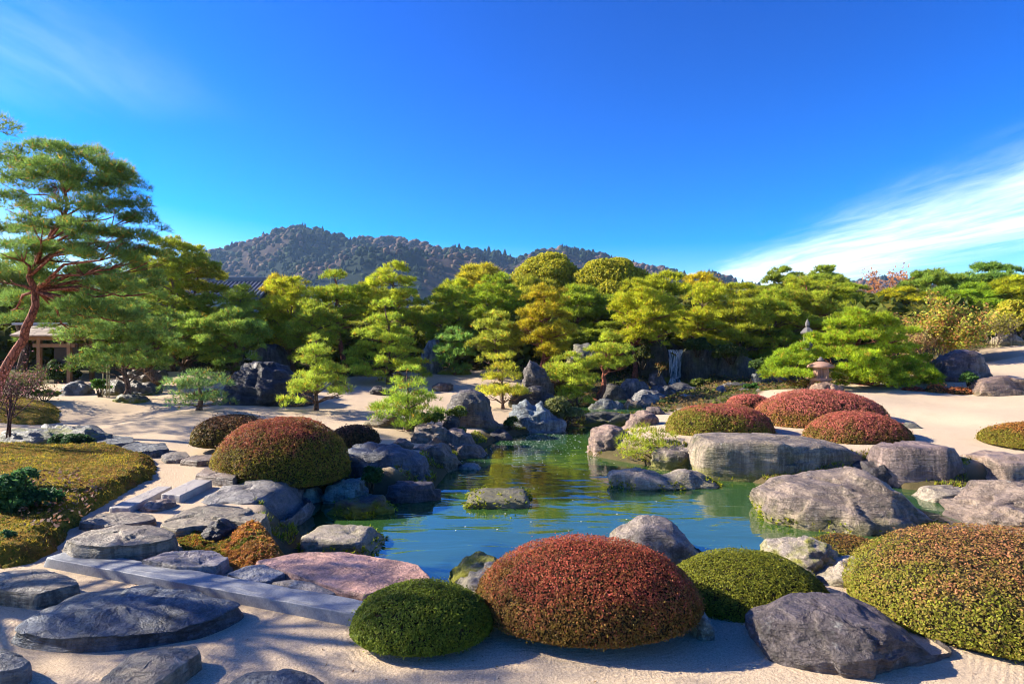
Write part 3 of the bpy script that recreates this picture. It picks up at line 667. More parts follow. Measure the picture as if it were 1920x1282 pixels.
boulder('low broken rock edge joining the huge table rock to the small yellow pine', [(1215, 850), (1235, 835), (1270, 838), (1300, 832), (1325, 850)], 876, .9, Y=12.7, n=3, amp=.09, tint=(.2, .17, .15), moss=.5, below=.6)
boulder('tall square purple block right of the huge table rock', [(1640, 880), (1650, 832), (1690, 824), (1745, 822), (1776, 828), (1788, 850), (1794, 895)], 919, 1.1, z=WZ, n=7, amp=.04, strat=.015, tint=(.20, .155, .145), cuts=6, cutlo=.86, ty=.9, keel=(.3, .4))
boulder('dark wedge rock leaning at the foot of tall square purple block', [(1590, 880), (1620, 862), (1650, 868), (1690, 890), (1705, 912)], 915, .8, Y=11.3, n=3, tint=DARK, seed=9, below=.5)
boulder('narrow mossy dark rock between the purple block and the right edge rock', [(1772, 870), (1785, 848), (1805, 850), (1818, 875)], 912, .8, Y=11.8, n=3.5, tint=DARK, moss=.7, below=.4)
boulder('pale purple rounded rock cut by the right edge above the pond', [(1814, 885), (1828, 855), (1870, 849), (1950, 850), (2010, 870), (2030, 900)], 922, 1.2, z=WZ+.05, n=4, amp=.05, tint=(.27, .21, .175), moss=.15)
boulder('low flat pale rock in the right arm of the pond', [(1720, 930), (1745, 916), (1800, 915), (1850, 925), (1870, 938)], 946, .7, z=WZ, n=3, amp=.04, tint=PALE, moss=.15)
boulder('pointed purple grey rock cut by the right edge behind the big round bush', [(1762, 990), (1800, 955), (1850, 925), (1890, 909), (1925, 905), (1980, 925), (2050, 985)], 1000, 1.5, Y=8.6, n=2.8, amp=.07, strat=.04, tint=(.23, .185, .155), below=.5)
boulder('smaller purple grey rock resting against the pointed rock at right edge', [(1860, 975), (1890, 952), (1960, 948), (2010, 975)], 992, .6, Y=8.1, n=3, tint=(.23, .185, .155))
boulder('huge wave shaped boulder sloping down to the left in the right pond', [(1420, 945), (1432, 922), (1480, 908), (1555, 896), (1618, 887), (1642, 897), (1680, 932), (1720, 968), (1752, 1002)], 1008, 1.9, Y=8.4, n=3.0, amp=.05, strat=.025, cutlo=.9, keel=(.2, .35), tint=(.25, .205, .17), moss=.33, ty=.5, lean=.25, below=.6, seed=55)
boulder('grey pyramid shaped boulder standing in the water behind the red front bush', [(1128, 1015), (1165, 992), (1198, 968), (1222, 965), (1248, 974), (1275, 992), (1315, 1040)], 1058, 1.0, z=WZ+.05, n=2.5, cutlo=.86, amp=.05, strat=.02, tint=(.27, .235, .21), moss=.25, below=.4)
boulder('dark mossy rock at the water edge left of the red front bush', [(843, 1085), (865, 1055), (895, 1040), (925, 1043), (945, 1070)], 1094, .6, Y=6.5, n=2.8, amp=.08, tint=(.1, .1, .09), moss=.75, below=.4)
boulder('pale grey rock tucked against the left side of red front bush', [(852, 1105), (880, 1075), (920, 1063), (960, 1075), (975, 1110)], 1120, .6, Y=5.9, n=2.8, tint=PALE, moss=.3)
boulder('grey rock with bright yellow green moss on top between front bushes', [(1438, 1045), (1455, 1022), (1500, 1014), (1560, 1017), (1590, 1045)], 1100, .8, Y=6.05, n=3.2, amp=.08, tint=PALE, moss=.95, below=.4)
boulder('lower lumpy grey rock left of the big round right bush', [(1520, 1095), (1545, 1068), (1590, 1053), (1640, 1058), (1665, 1090)], 1128, .7, Y=5.75, n=3, amp=.1, strat=.04, tint=PALE, moss=.25)
boulder('narrow upright grey rock below the mossy topped rock', [(1478, 1095), (1490, 1070), (1520, 1068), (1535, 1095)], 1118, .4, Y=5.8, n=3.2, amp=.08, tint=GREY, moss=.3)
boulder('large smooth purple blue boulder lying in front of the big round right bush', [(1414, 1195), (1425, 1165), (1455, 1153), (1500, 1147), (1560, 1133), (1618, 1136), (1675, 1163), (1718, 1200), (1752, 1238), (1768, 1268)], 1266, .95, z=0.0, n=2.8, amp=.04, strat=.02, keel=(-.1, .3), tint=(.105, .09, .10), moss=.12, ty=.5, seed=31, cuts=9)
boulder('small pale blue stone between the red and green front bushes', [(1298, 1165), (1308, 1146), (1325, 1150), (1338, 1178)], 1188, .25, z=0.0, tint=TEAL, sub=3)
# mid distance
boulder('big black craggy boulder on the sand behind the brown dome bush', [(422, 748), (436, 702), (460, 688), (495, 684), (525, 693), (555, 715), (574, 742), (582, 764)], 766, 2.4, Y=18.6, n=3.0, amp=.11, strat=.04, tint=(.035, .034, .045), moss=.1)
boulder('small dark cone rock on the sand right of the young straight pine', [(622, 722), (632, 707), (642, 705), (652, 722)], 726, .7, Y=24.8, tint=DARK)
boulder('low dark rock strip on the sand behind the leaning small shore pine', [(693, 733), (705, 725), (725, 725), (742, 734)], 738, .6, Y=22.6, tint=DARK)
boulder('small low brown stone alone on the middle sand', [(812, 723), (825, 717), (842, 718), (850, 724)], 726, .6, Y=24.3, tint=BROWN)
boulder('upright pale grey slab rock leaning to the right before the dark wood', [(780, 692), (790, 665), (803, 642), (818, 631), (828, 636), (830, 660), (829, 690)], 700, .9, Y=29, n=3.4, amp=.06, strat=.06, tint=(.24, .25, .26), seed=14)
boulder('low mossy mound of stone at the foot of the leaning grey slab', [(818, 697), (835, 688), (865, 687), (885, 696)], 700, 1.0, Y=28.6, n=2.4, tint=BROWN, moss=.8)
boulder('craggy pointed brown rock standing above the blue layered rock', [(972, 728), (985, 690), (994, 675), (1008, 684), (1025, 700), (1038, 722)], 735, 1.0, Y=21.6, n=2.8, amp=.1, strat=.06, tint=(.12, .105, .105))
boulder('dark hollow rock base under the craggy pointed brown rock', [(955, 745), (970, 730), (1010, 726), (1040, 735), (1050, 750)], 768, 1.0, Y=20.4, n=3, amp=.09, tint=DARK, moss=.3)
boulder('blue grey rock by the sand lane left of the gate shrubs', [(119, 735), (128, 718), (145, 715), (165, 722), (172, 740)], 743, .9, Y=20.8, tint=BLUE)
boulder('large brown rock behind the leaning pine trunk at left', [(194, 735), (205, 716), (230, 710), (262, 712), (290, 722), (300, 735)], 748, 1.0, Y=20.6, n=2.8, tint=(.13, .11, .09), moss=.5)
boulder('pale brown rock above and behind the leaning pine trunks', [(212, 712), (228, 698), (258, 692), (285, 696), (296, 712)], 718, .9, Y=22.8, n=2.8, tint=(.22, .17, .14), moss=.3)
boulder('grey rounded rock at the foot of the far leaning pine trunk', [(286, 708), (295, 695), (308, 694), (320, 708)], 716, .9, Y=23.4, tint=GREY, moss=.4)
boulder('flat mossy grey rock under the nearer leaning pine trunk', [(200, 758), (222, 743), (245, 739), (268, 741), (280, 746)], 760, .8, Y=19.2, n=2.4, tint=(.13, .14, .12), moss=.6)
boulder('tall dark boulder with bluish face on the right sand slope', [(1742, 706), (1765, 672), (1790, 659), (1818, 660), (1838, 678), (1850, 708)], 716, 1.6, Y=21.0, n=3.2, amp=.08, strat=.03, tint=(.12, .095, .1))
boulder('long rough brown rock at the right edge of the sand hollow', [(1820, 742), (1832, 715), (1870, 708), (1920, 710), (1980, 715), (2000, 740)], 748, 1.3, Y=19.3, n=3.6, amp=.08, strat=.03, tint=(.21, .155, .13), moss=.25)
boulder('low grey lichened rock at the top of the right sand slope', [(1862, 640), (1872, 628), (1895, 626), (1914, 632), (1918, 642)], 645, .8, Y=28, n=3, tint=GREY, moss=.3)
boulder('small dark stone on the right sand beside the red dome bushes', [(1684, 804), (1695, 793), (1715, 792), (1730, 803)], 809, .5, Y=14.6, n=2.6, tint=(.12, .12, .11), moss=.2)
# stream and waterfall
boulder('blue grey rock at the left bank of the stream behind curved trunk', [(1158, 730), (1172, 710), (1195, 707), (1216, 725)], 742, .9, Y=24.5, tint=(.14, .14, .16))
boulder('dark brown rock left of the stream under the low spreading pine', [(1125, 738), (1140, 715), (1158, 716), (1175, 738)], 745, .9, Y=24.0, tint=(.09, .08, .07))
boulder('pale rounded stream rock in the middle of the stream', [(1193, 758), (1205, 743), (1232, 741), (1250, 757)], 766, .8, Y=21.6, n=2.6, tint=PALE, moss=.2)
boulder('flat bluish stream rock behind the pale rounded stream rock', [(1185, 740), (1205, 731), (1235, 732), (1258, 746)], 752, .9, Y=23.4, tint=(.24, .25, .27))
boulder('long low blue grey rock below the curved red pine trunk', [(1096, 768), (1110, 752), (1140, 749), (1168, 757), (1178, 770)], 775, .8, Y=20.6, n=3, tint=(.15, .17, .18), moss=.35)
boulder('small mossy brown rock beside the long low stream bank rock', [(1168, 762), (1178, 750), (1195, 750), (1203, 764)], 772, .6, Y=20.9, tint=BROWN, moss=.6)
boulder('pale flat rock at the right side of the stream', [(1262, 758), (1278, 742), (1305, 739), (1330, 746), (1342, 760)], 766, .9, Y=22.4, n=3, tint=PALE, moss=.15)
boulder('broad dark ledge rock across the stream below the waterfall', [(1215, 730), (1240, 720), (1280, 718), (1305, 728), (1318, 738)], 742, .8, Y=26.4, n=3, tint=(.1, .105, .12))
boulder('pointed blue stone by the right bank of the stream', [(1338, 745), (1346, 725), (1356, 724), (1366, 745)], 750, .5, Y=24, tint=(.2, .23, .26))
boulder('grey stone right of the stream before the rocky bank', [(1362, 742), (1385, 728), (1410, 730), (1428, 744)], 748, .8, Y=24, tint=GREY)
boulder('low bluish stone behind the pale pink azalea dome', [(1395, 742), (1420, 732), (1445, 733), (1460, 742)], 747, .7, Y=23, tint=(.2, .22, .24))
boulder('tall mossy cliff rock on the left of the waterfall', [(1196, 690), (1205, 645), (1225, 632), (1243, 640), (1252, 690)], 715, 1.8, Y=29.6, n=4, amp=.07, tint=(.075, .065, .045), moss=.85)
boulder('grey cliff rock on the right of the waterfall', [(1280, 700), (1286, 648), (1310, 640), (1335, 648), (1350, 700)], 722, 1.8, Y=29.2, n=4, amp=.08, strat=.05, tint=(.10, .10, .085), moss=.8)
boulder('mossy grey bank rock further right of the waterfall', [(1340, 705), (1352, 662), (1380, 650), (1402, 665), (1418, 705)], 724, 1.8, Y=28.4, n=3.2, amp=.09, tint=(.11, .105, .085), moss=.8)
boulder('shaded bluish rock at the right end of the rocky bank', [(1405, 715), (1418, 685), (1440, 676), (1462, 690), (1472, 715)], 728, 1.4, Y=26.5, n=3, amp=.08, tint=(.13, .15, .16), moss=.3)
boulder('low broken stones along the foot of the rocky bank', [(1335, 728), (1360, 718), (1400, 715), (1440, 718), (1470, 730)], 735, .9, Y=26, n=3, amp=.14, strat=.05, tint=(.13, .13, .13), moss=.25)
boulder('dark rock wall behind the waterfall lip', [(1238, 660), (1245, 628), (1268, 640), (1290, 628), (1300, 660)], 720, 1.0, Y=31.6, n=4, amp=.06, tint=(.04, .04, .04), moss=.3)
boulder('dark blue rock at the left foot of the waterfall', [(1213, 722), (1220, 700), (1234, 694), (1248, 712), (1252, 724)], 726, .8, Y=28.6, tint=(.12, .12, .14))
boulder('broad mossy rock amid the pines above the low spreading pine', [(1062, 668), (1078, 650), (1105, 644), (1130, 652), (1140, 670)], 680, 1.2, Y=27, n=3, tint=(.18, .18, .15), moss=.5)
for px, py, wd, lb in ((1098, 792, 16, 'leftmost of the small cascade stones under the sage shrub'), (1118, 788, 16, 'pale upright cascade stone beside the leftmost one'), (1140, 792, 20, 'dark middle cascade stone at the stream mouth'), (1163, 796, 18, 'right cascade stone by the brown pointed rock'), (1085, 800, 18, 'lowest cascade stone at the pond edge below the sage shrub')):
    boulder(lb, [(px-wd*.7, py+6), (px-wd*.3, py-8), (px+wd*.3, py-7), (px+wd*.7, py+6)], py+11, .5, Y=19.4, tint=(.12, .14, .15), moss=.3, sub=3, group='small stones of the cascade')
boulder('large bluish shaded rock in the dark behind the black craggy boulder', [(470, 700), (482, 650), (500, 640), (530, 648), (545, 700)], 708, 1.2, Y=27.5, n=4, tint=(.1, .115, .14))

# waterfall and cascade
def ribbon(name, x0, x1, y, ztop, zbot, out=.25, mat=None):
    n, m = 14, 16; V = []
    for i in range(m+1):
        t = i/m
        for j in range(n+1):
            u = j/n
            V.append((x0+(x1-x0)*u+.03*math.sin(j*2.1+i*.5), y-out*t**.5+.05*math.sin(j*1.9+.3*i), ztop+(zbot-ztop)*t-.04*math.sin(j*1.3)**2*(1-t)))
    return tag(link(name, mesh(name, V, quadgrid(m+1, n+1)), mat or M_FALL), kind='structure')
a = A(1252, 655, 31.2); b = A(1282, 655, 31.2)
ribbon('waterfall', a[0], b[0], 31.2, a[2], A(0, 708, 30.9)[2], .3)
a = A(1253, 706, 30.6); b = A(1281, 706, 30.6)
ribbon('waterfall', a[0]-.05, b[0]+.05, 30.7, a[2], SZ-.05, .5)
boulder('low dark wet rock ledge across the mouth of the stream', [(1088, 780), (1100, 773), (1140, 772), (1180, 774), (1204, 782)], 800, .7, Y=19.2, n=5, amp=.06, tint=(.07, .075, .07), moss=.6)

# ------------------------------------------------------------------ foliage builders
def unit(a): return a/(np.linalg.norm(a, axis=1)[:, None]+1e-9)
def leaves(p, nrm, size, cols, r, aspect=.55, spread=.8):
    """diamond leaves: p centres, nrm facing, size length"""
    n = len(p); nn = unit(nrm+r.normal(0, spread, (n, 3)))
    t = unit(np.cross(nn, r.normal(size=(n, 3)))); b = np.cross(nn, t)
    L = (size*r.uniform(.7, 1.25, n))[:, None]
    V = np.stack([p-t*L*.5, p+b*L*aspect*.5, p+t*L*.5, p-b*L*aspect*.5], 1).reshape(-1, 3)
    Fc = np.arange(n*4).reshape(n, 4)
    return V, Fc, np.repeat(cols, 4, 0)
def needles(p, ax, L, wd, k, cols, r, spread=.55):
    """fans of thin needle triangles"""
    n = len(p); P = np.repeat(p, k, 0); D = unit(np.repeat(ax, k, 0)+r.normal(0, spread, (n*k, 3)))
    S = unit(np.cross(D, r.normal(size=(n*k, 3))))*wd*.5
    ln = (L*r.uniform(.7, 1.15, n*k))[:, None]
    V = np.stack([P-S, P+S, P+D*ln], 1).reshape(-1, 3)
    cc = np.repeat(cols, k, 0)*r.uniform(.8, 1.2, (n*k, 1))
    return V, np.arange(n*k*3).reshape(-1, 3), np.repeat(cc, 3, 0)
def pad_tufts(pads, spacing, r, rcl=(.17, .30)):
    """points and axes of needle tufts: every pad is a dome of small cushions with gaps between them"""
    Ps, Ax, Sh = [], [], []
    for (c, rx, ry, rz) in pads:
        rc = float(np.clip(.36*rx, *rcl)); m = int(max(4, 1.25*rx*ry/(rc*rc)))
        ro = np.sqrt(r.random(m)); th = r.uniform(0, 2*PI, m)
        cc = np.column_stack([ro*np.cos(th)*rx*.9, ro*np.sin(th)*ry*.9, rz*(np.sqrt(np.maximum(0, 1-ro*ro))*.85-.25)+r.normal(0, .13*rz, m)])
        low = r.random(m) < .2; cc[low, 2] -= rz*.35
        br = np.clip(r.normal(1, .2, m), .55, 1.5); rr = rc*r.uniform(.7, 1.25, m)
        k = np.maximum(8, (2*PI*rr*rr/(spacing**2)).astype(int)); idx = np.repeat(np.arange(m), k); n = len(idx)
        d = unit(r.normal(size=(n, 3))); d[:, 2] = np.where(d[:, 2] < -.25, -d[:, 2], d[:, 2])
        q = cc[idx]+d*rr[idx][:, None]*np.array([1, 1, .72])*(r.random(n)**.35)[:, None]
        out = cc[idx]/np.array([rx, ry, max(rz, .3*rx)])
        Ps.append(q+np.array(c)); Ax.append(unit(d*.55+out*.25+np.array([0, 0, .55]))); Sh.append(br[idx])
    return np.concatenate(Ps), np.concatenate(Ax), np.concatenate(Sh)
YG, GRN, DGR, ORG, BGR = (.19, .215, .018), (.105, .165, .022), (.055, .105, .028), (.23, .20, .018), (.10, .17, .05)
def pine_crown(pads, Y, tint, r, dens=1.0, name='crown'):
    pixel = Y/F*1.875
    L = max(.145, pixel*3.8); wd = max(.011, pixel*.52); sp = max(.088, pixel*2.1)/dens
    p, ax, sh = pad_tufts(pads, sp, r, (max(.13, pixel*2.6), max(.23, pixel*4.3)))
    n = len(p); base = np.array(tint)
    v = fbm(p*1.1, 2)
    cols = base*sh[:, None]*(1+.3*v[:, None]+r.normal(0, .14, (n, 1)))
    old = r.random(n) < .05
    cols[old] = np.array([.22, .14, .03])
    yel = (r.random(n) < .22); cols[yel] = cols[yel]*np.array([1.35, 1.15, .8])
    k = 4
    V, Fc, cc = needles(p, ax, L, wd, k, np.clip(cols, .005, 1), r, .68)
    return mesh(name, V, Fc, cc, smooth=False)
def crown_pads(R, z0, z1, style, r, ratio=.42):
    H = z1-z0; n = max(2, int(round(H/(.46*R)))+1); pads = []
    for j in range(n):
        t = j/(n-1)
        if style == 'cone': rr = R*(1-.72*t**1.1)
        elif style == 'umbrella': rr = R*(1-.55*t**2.2)*(.85+.15*min(1, t*3))
        else: rr = R*max(.35, math.sin(PI*(.22+.66*t))**.8)
        pr = max(.28*R, min(rr, R*ratio*r.uniform(.85, 1.2)))
        z = z0+H*(.08+.80*t)
        rc = rr-pr*.75
        if rc < pr*.55 or j == n-1:
            pads.append(((r.normal(0, .06*R), r.normal(0, .06*R), z), rr, rr, min(rr*.5, H*.3)))
            continue
        m = max(3, int(2*PI*rc/(1.15*pr))); ph = r.uniform(0, 6.28)
        for k in range(m):
            if r.random() < .1: continue
            q = ph+2*PI*k/m+r.normal(0, .2); rk = rc*r.uniform(.8, 1.12); pk = pr*r.uniform(.75, 1.2)
            pads.append(((rk*math.cos(q), rk*math.sin(q), z+r.normal(0, .08*H)), pk, pk*r.uniform(.8, 1.1), pk*r.uniform(.42, .62)))
        if rc > pr: pads.append(((0, 0, z+.03*H), pr, pr, pr*.4))
    return pads
def limbs(trunk, rads, pads, r, thick, lo=1):
    T = np.array(trunk); out = []
    for (c, rx, ry, rz) in pads:
        c = np.array(c)
        dz = T[:, 2]-(c[2]-rz*.4-.35*np.hypot(c[0]-T[:, 0], c[1]-T[:, 1]))
        i = int(np.clip(np.argmin(np.abs(dz)), lo, len(T)-1))
        a = T[i]; b = c-np.array([0, 0, rz*.25])
        m1 = a+(b-a)*.4+np.array([r.normal(0, .05), r.normal(0, .05), .06])*np.linalg.norm(b-a); m2 = a+(b-a)*.75+np.array([0, 0, -.04])*np.linalg.norm(b-a)
        q = min(rads[i]*.6, thick*.36); mb = MB(); out.append(mb)
        mb.tube([a, m1, m2, b], [q, q*.75, q*.5, q*.25], 5)
        for s in range(3):                                    # twigs that spread under the pad
            e = c+np.array([r.uniform(-.75, .75)*rx, r.uniform(-.75, .75)*ry, -rz*.02])
            mb.tube([m2, (m2+e)/2+np.array([0, 0, -.05*rx]), e], [q*.4, q*.28, q*.12], 4)
    return out
PINES = []; NEEDLE = (2.15, 2.12, 1.55)
BARKS = {'red': (.30, .11, .07), 'brown': (.20, .13, .09), 'grey': (.17, .14, .12)}
def pine(label, cpx, top, bot, wpx, tb, Y, tint=GRN, style='round', bark='brown', seed=None, bend=.12, thick=None, pads=None, dens=1.0, ratio=.42, trunk=None, group='pines of the garden', deep=1.0, name='pine_tree', base_z=None, lo=1):
    """cpx, top, bot, wpx: crown in pixels; tb: pixel of the trunk foot; Y: distance"""
    seed = seed if seed is not None else 100+len(PINES); r = np.random.default_rng(seed)
    X, _, z0 = A(tb[0], tb[1], Y)
    g = gz(X, Y)
    zb = g-.05 if base_z is None else base_z
    cx_, _, ztop = A(cpx, top, Y); zbot = A(cpx, bot, Y)[2]; R = wpx/2/F*Y
    root = empty(name, (X, Y, zb)); tag(root, label, 'pine tree', group)
    off = np.array([cx_-X, 0, 0])
    if pads is None:
        pads = [((c[0]+off[0], c[1]*deep, c[2]), rx, ry, rz) for (c, rx, ry, rz) in crown_pads(R, zbot-zb, ztop-zb, style, r, ratio)]
    else:
        pads = [((A(p[0], p[1], Y+p[4])[0]-X, p[4], A(p[0], p[1], Y+p[4])[2]-zb), p[2]/F*Y/2, p[2]/F*Y/2*.9, p[3]/F*Y/2*1.2) for p in pads]
    H = ztop-zb; th = thick or max(.05, H*.028)
    if trunk is None:
        K = 9; tr = []
        ph = r.uniform(0, 6.28)
        for i in range(K):
            t = i/(K-1); s = math.sin(t*PI*1.6+ph)-math.sin(ph)*(1-t)
            tr.append((off[0]*t**.8+bend*H*.35*s*math.sin(PI*min(1, t*1.1)), bend*H*.3*math.cos(t*4+ph)*t*(1-t), H*.9*t))
    else:
        trunk = [q for i in range(len(trunk)-1) for q in (trunk[i], ((trunk[i][0]+trunk[i+1][0])/2, (trunk[i][1]+trunk[i+1][1])/2))]+[trunk[-1]]
        tr = [(A(a, b, Y)[0]-X+.03*math.sin(3*i), .05*math.sin(i*1.7), A(a, b, Y)[2]-zb) for i, (a, b) in enumerate(trunk)]
    rads = [th*(1.35 if i == 0 else 1.0)*(1-.82*(i/(len(tr)-1))**.9) for i in range(len(tr))]
    mb = MB(); mb.tube(tr, rads, 9); mb.build('trunk', M_BARK, root, True, BARKS[bark])
    for lb in limbs(tr, rads, pads, r, th, lo): lb.build('branch', M_BARK, root, True, BARKS[bark])
    link('crown', pine_crown(pads, Y, tint, r, dens), M_LEAF, root, NEEDLE)
    PINES.append(root); return root

def ellipsoid_leaves(blobs, size, cols, r, cover=1.6, aspect=.5, fill=.35, spread=.8):
    """leafy mass: blobs (centre, rx, ry, rz) filled with leaves near their surfaces"""
    out = []
    for (c, rx, ry, rz) in blobs:
        area = 4*PI*((rx*ry)**1.6/3+(rx*rz)**1.6/3+(ry*rz)**1.6/3)**(1/1.6)
        n = int(area*cover/(size*size*aspect*.5))
        d = unit(r.normal(size=(n, 3))); d[:, 2] = np.where(d[:, 2] < -.3, -d[:, 2], d[:, 2])
        rad = r.uniform(1-fill, 1, n); p = d*rad[:, None]*np.array([rx, ry, rz])+np.array(c)
        lump = fbm(p/(rx*.5)+rx*7, 2); k = lump > -.3
        cc = np.array(cols)[r.integers(0, len(cols), n)]*(1+.3*lump[:, None]+r.normal(0, .12, (n, 1)))
        out.append(leaves(p[k], d[k], size, np.clip(cc[k], .004, 1), r, aspect, spread))
    return join(out)
def join(parts):
    V, Fc, Cc, o = [], [], [], 0
    for v, f, c in parts: V.append(v); Fc.append(f+o); Cc.append(c); o += len(v)
    return np.concatenate(V), np.concatenate(Fc), np.concatenate(Cc)
def bare_twigs(mb, base, dirv, L, rad, depth, r, spread=.5):
    b = np.array(base, float); d = np.array(dirv, float); d /= np.linalg.norm(d)
    mid = b+d*L*.5+r.normal(0, .06*L, 3); e = b+d*L+r.normal(0, .08*L, 3)
    mb.tube([b, mid, e], [rad, rad*.8, rad*.55], 4 if depth > 1 else 3)
    if depth == 0: return
    for _ in range(3 if depth > 1 else 4):
        nd = d+r.normal(0, spread, 3); nd[2] = abs(nd[2])*.8+.25
        t = r.uniform(.4, 1.0); bare_twigs(mb, b+(e-b)*t, nd, L*r.uniform(.5, .75), rad*.5, depth-1, r, spread)

# clipped azalea domes
RED, RED2, OGR, OLV, BRN, DGN = (.25, .062, .045), (.30, .085, .035), (.14, .125, .02), (.15, .165, .018), (.095, .045, .02), (.055, .085, .014)
BUSHES = []
def dome(label, l, rr, top, base, Y, depth=None, leaf=.03, red=.5, cols=(RED, OLV, BRN), seed=None, n=2.35, redside=0.0, group='clipped azalea domes', zb=None, cover=2.3, sink=.0):
    seed = seed if seed is not None else 300+len(BUSHES); r = np.random.default_rng(seed)
    hw0 = (rr-l)/2/F*Y; dp = depth or hw0*1.7
    yc = Y+dp/2; xc = ((l+rr)/2-960)/F*yc; hw = (rr-l)/2/F*yc*.985
    z0 = (CAMZ-(base-641)/F*Y) if zb is None else zb
    zt = CAMZ-(top-641)/F*(Y+dp*.60); h = zt-z0+sink
    z0 -= sink
    root = empty('azalea_bush', (xc, yc, z0)); tag(root, label, 'azalea bush', group)
    a = np.array([hw, dp/2, h])
    area = 2*PI*hw*dp/2*.5+PI*(hw+dp/2)*h*.75
    N = int(area*cover*1.15/(leaf*leaf*.55*.5)); N = min(N, 52000)
    d = unit(r.normal(size=(N*2, 3))); d = d[d[:, 2] > -.28]
    d = d[(d[:, 1] < .25) | (r.random(len(d)) < .45)][:N]            # the far side carries fewer leaves
    rad = (np.abs(d)**n).sum(1)**(-1/n); q = d*rad[:, None]
    q[:, 2] = np.where(q[:, 2] < 0, q[:, 2]*.25, q[:, 2]); q[:, :2] *= np.where(d[:, 2:] < 0, 1+.12*d[:, 2:], 1)
    q[:, 2] = .16+.84*q[:, 2]
    nrm = unit(d/np.array([hw, dp/2, h*.9]))
    p = q*a
    lump = fbm(p*2.4/max(hw, .3)**.5+seed, 3)
    p = p*(1+.045*lump[:, None]+.02*fbm(p*9+seed, 2)[:, None])-nrm*(r.random(len(p))**2*leaf*3.0)[:, None]
    kp = fbm(p/leaf*.22+seed, 2)+.25*r.random(len(p)) > -.30; p, nrm, d = p[kp], nrm[kp], d[kp]
    hh = np.clip(p[:, 2]/h, 0, 1)
    nn = fbm(p*3.2+seed*2.0, 3)+.35*fbm(p*11+seed, 2)
    redness = np.clip(ss(1.02-red*.9, 1.15-red*.35, hh+.35*nn+redside*p[:, 0]/hw), 0, 1)
    tw = np.clip(redness*.85+.02+.25*nn+r.normal(0, .3, len(p)), 0, 1)[:, None]
    g = np.array(cols[1])*(1+.3*nn[:, None]); cR = np.array(cols[0])*(1+.25*nn[:, None]); br = np.array(cols[2])
    c = g*(1-tw)+cR*tw
    bm = (r.random(len(p)) < .28)[:, None]; c = np.where(bm, c*.45+br*.55, c)
    c = c*np.clip(1+.35*fbm(p*16+seed, 2)[:, None]+r.normal(0, .22, (len(p), 1)), .3, 2.0)
    st = r.random(len(p)) < .03; p[st] += nrm[st]*(leaf*r.uniform(.4, 1.6, st.sum()))[:, None]
    V, Fc, cc = leaves(p, nrm*1.0+np.array([0, 0, .25]), leaf, np.clip(c, .004, 1), r, .55, .55)
    link('foliage', mesh('foliage', V, Fc, cc, smooth=False), M_LEAF, root, (1.55, 1.5, 1.4))
    v, f = ICO[3]; s = (np.abs(v)**n).sum(1)**(-1/n); v = v*s[:, None]
    v[:, 2] = np.where(v[:, 2] < 0, v[:, 2]*.2, v[:, 2]); v[:, 2] = .14+.82*v[:, 2]
    link('twigs', mesh('twigs', v*a*.955, f), M_TWIG, root, (.05, .04, .02))
    BUSHES.append(root); return root

# foreground and shore domes
dome('round bright green clipped bush at the bottom beside the red front dome', 658, 926, 1088, 1243, 4.17, leaf=.021, red=.02, cols=(OLV, (.10, .135, .014), DGN), seed=7, n=2.1)
dome('big crimson front dome bush in the centre of the foreground', 888, 1312, 1004, 1236, 4.22, depth=1.45, leaf=.021, red=.85, cols=((.27, .06, .04), (.15, .10, .02), (.11, .05, .02)), seed=8, n=2.05)
dome('olive green clipped bush right of the crimson front dome', 1250, 1550, 1030, 1192, 4.9, depth=1.25, leaf=.021, red=.04, cols=(OGR, (.14, .15, .015), DGN), seed=9, sink=.05, n=2.1)
dome('very large orange green dome bush cut by the right edge', 1606, 2140, 983, 1280, 4.15, depth=2.0, leaf=.023, red=.62, cols=((.27, .12, .06), (.17, .185, .02), (.15, .11, .03)), seed=10, n=2.1)
dome('large round dome bush with red crown on the left shore', 403, 656, 779, 915, 9.45, depth=2.0, leaf=.032, red=.62, cols=(RED, (.17, .155, .016), BRN), seed=11, zb=-.05, redside=-.12, n=2.15, sink=.16)
dome('brown low dome bush behind the left of the large red dome', 364, 512, 776, 846, 11.9, leaf=.05, red=.75, cols=((.13, .06, .03), (.09, .085, .015), BRN), seed=12)
dome('small dark brown dome bush behind the right of the large red dome', 618, 712, 796, 842, 12.3, leaf=.05, red=.6, cols=((.10, .045, .035), (.07, .05, .02), BRN), seed=13)
dome('green and pink dome bush behind the left end of the huge table rock', 1250, 1446, 756, 832, 13.9, depth=1.9, leaf=.04, red=.6, cols=((.34, .09, .08), (.17, .19, .02), BRN), seed=14, redside=.35)
dome('largest of the pink red dome bushes above the huge table rock', 1416, 1655, 729, 822, 15.0, depth=2.6, leaf=.042, red=.95, cols=((.40, .12, .105), (.19, .14, .02), BRN), seed=15)
dome('pink red dome bush with dark skirt hanging between table rock and purple block', 1508, 1704, 770, 868, 12.9, depth=1.8, leaf=.038, red=.72, cols=((.38, .11, .09), (.14, .12, .02), BRN), seed=16)
dome('small far pink dome bush peeping behind the green and pink one', 1362, 1446, 738, 776, 17.2, leaf=.05, red=1.0, cols=((.42, .12, .11), (.22, .12, .03), BRN), seed=17)
dome('orange green dome bush at the right edge on the sand', 1853, 2060, 791, 852, 11.8, leaf=.036, red=.5, cols=((.28, .11, .03), (.16, .16, .02), BRN), seed=18)
dome('low brown green bush behind the grey rock with moss on top', 1530, 1650, 1004, 1062, 7.0, depth=.8, leaf=.032, red=.55, cols=((.16, .08, .025), (.12, .12, .015), BRN), seed=19, zb=-.35)
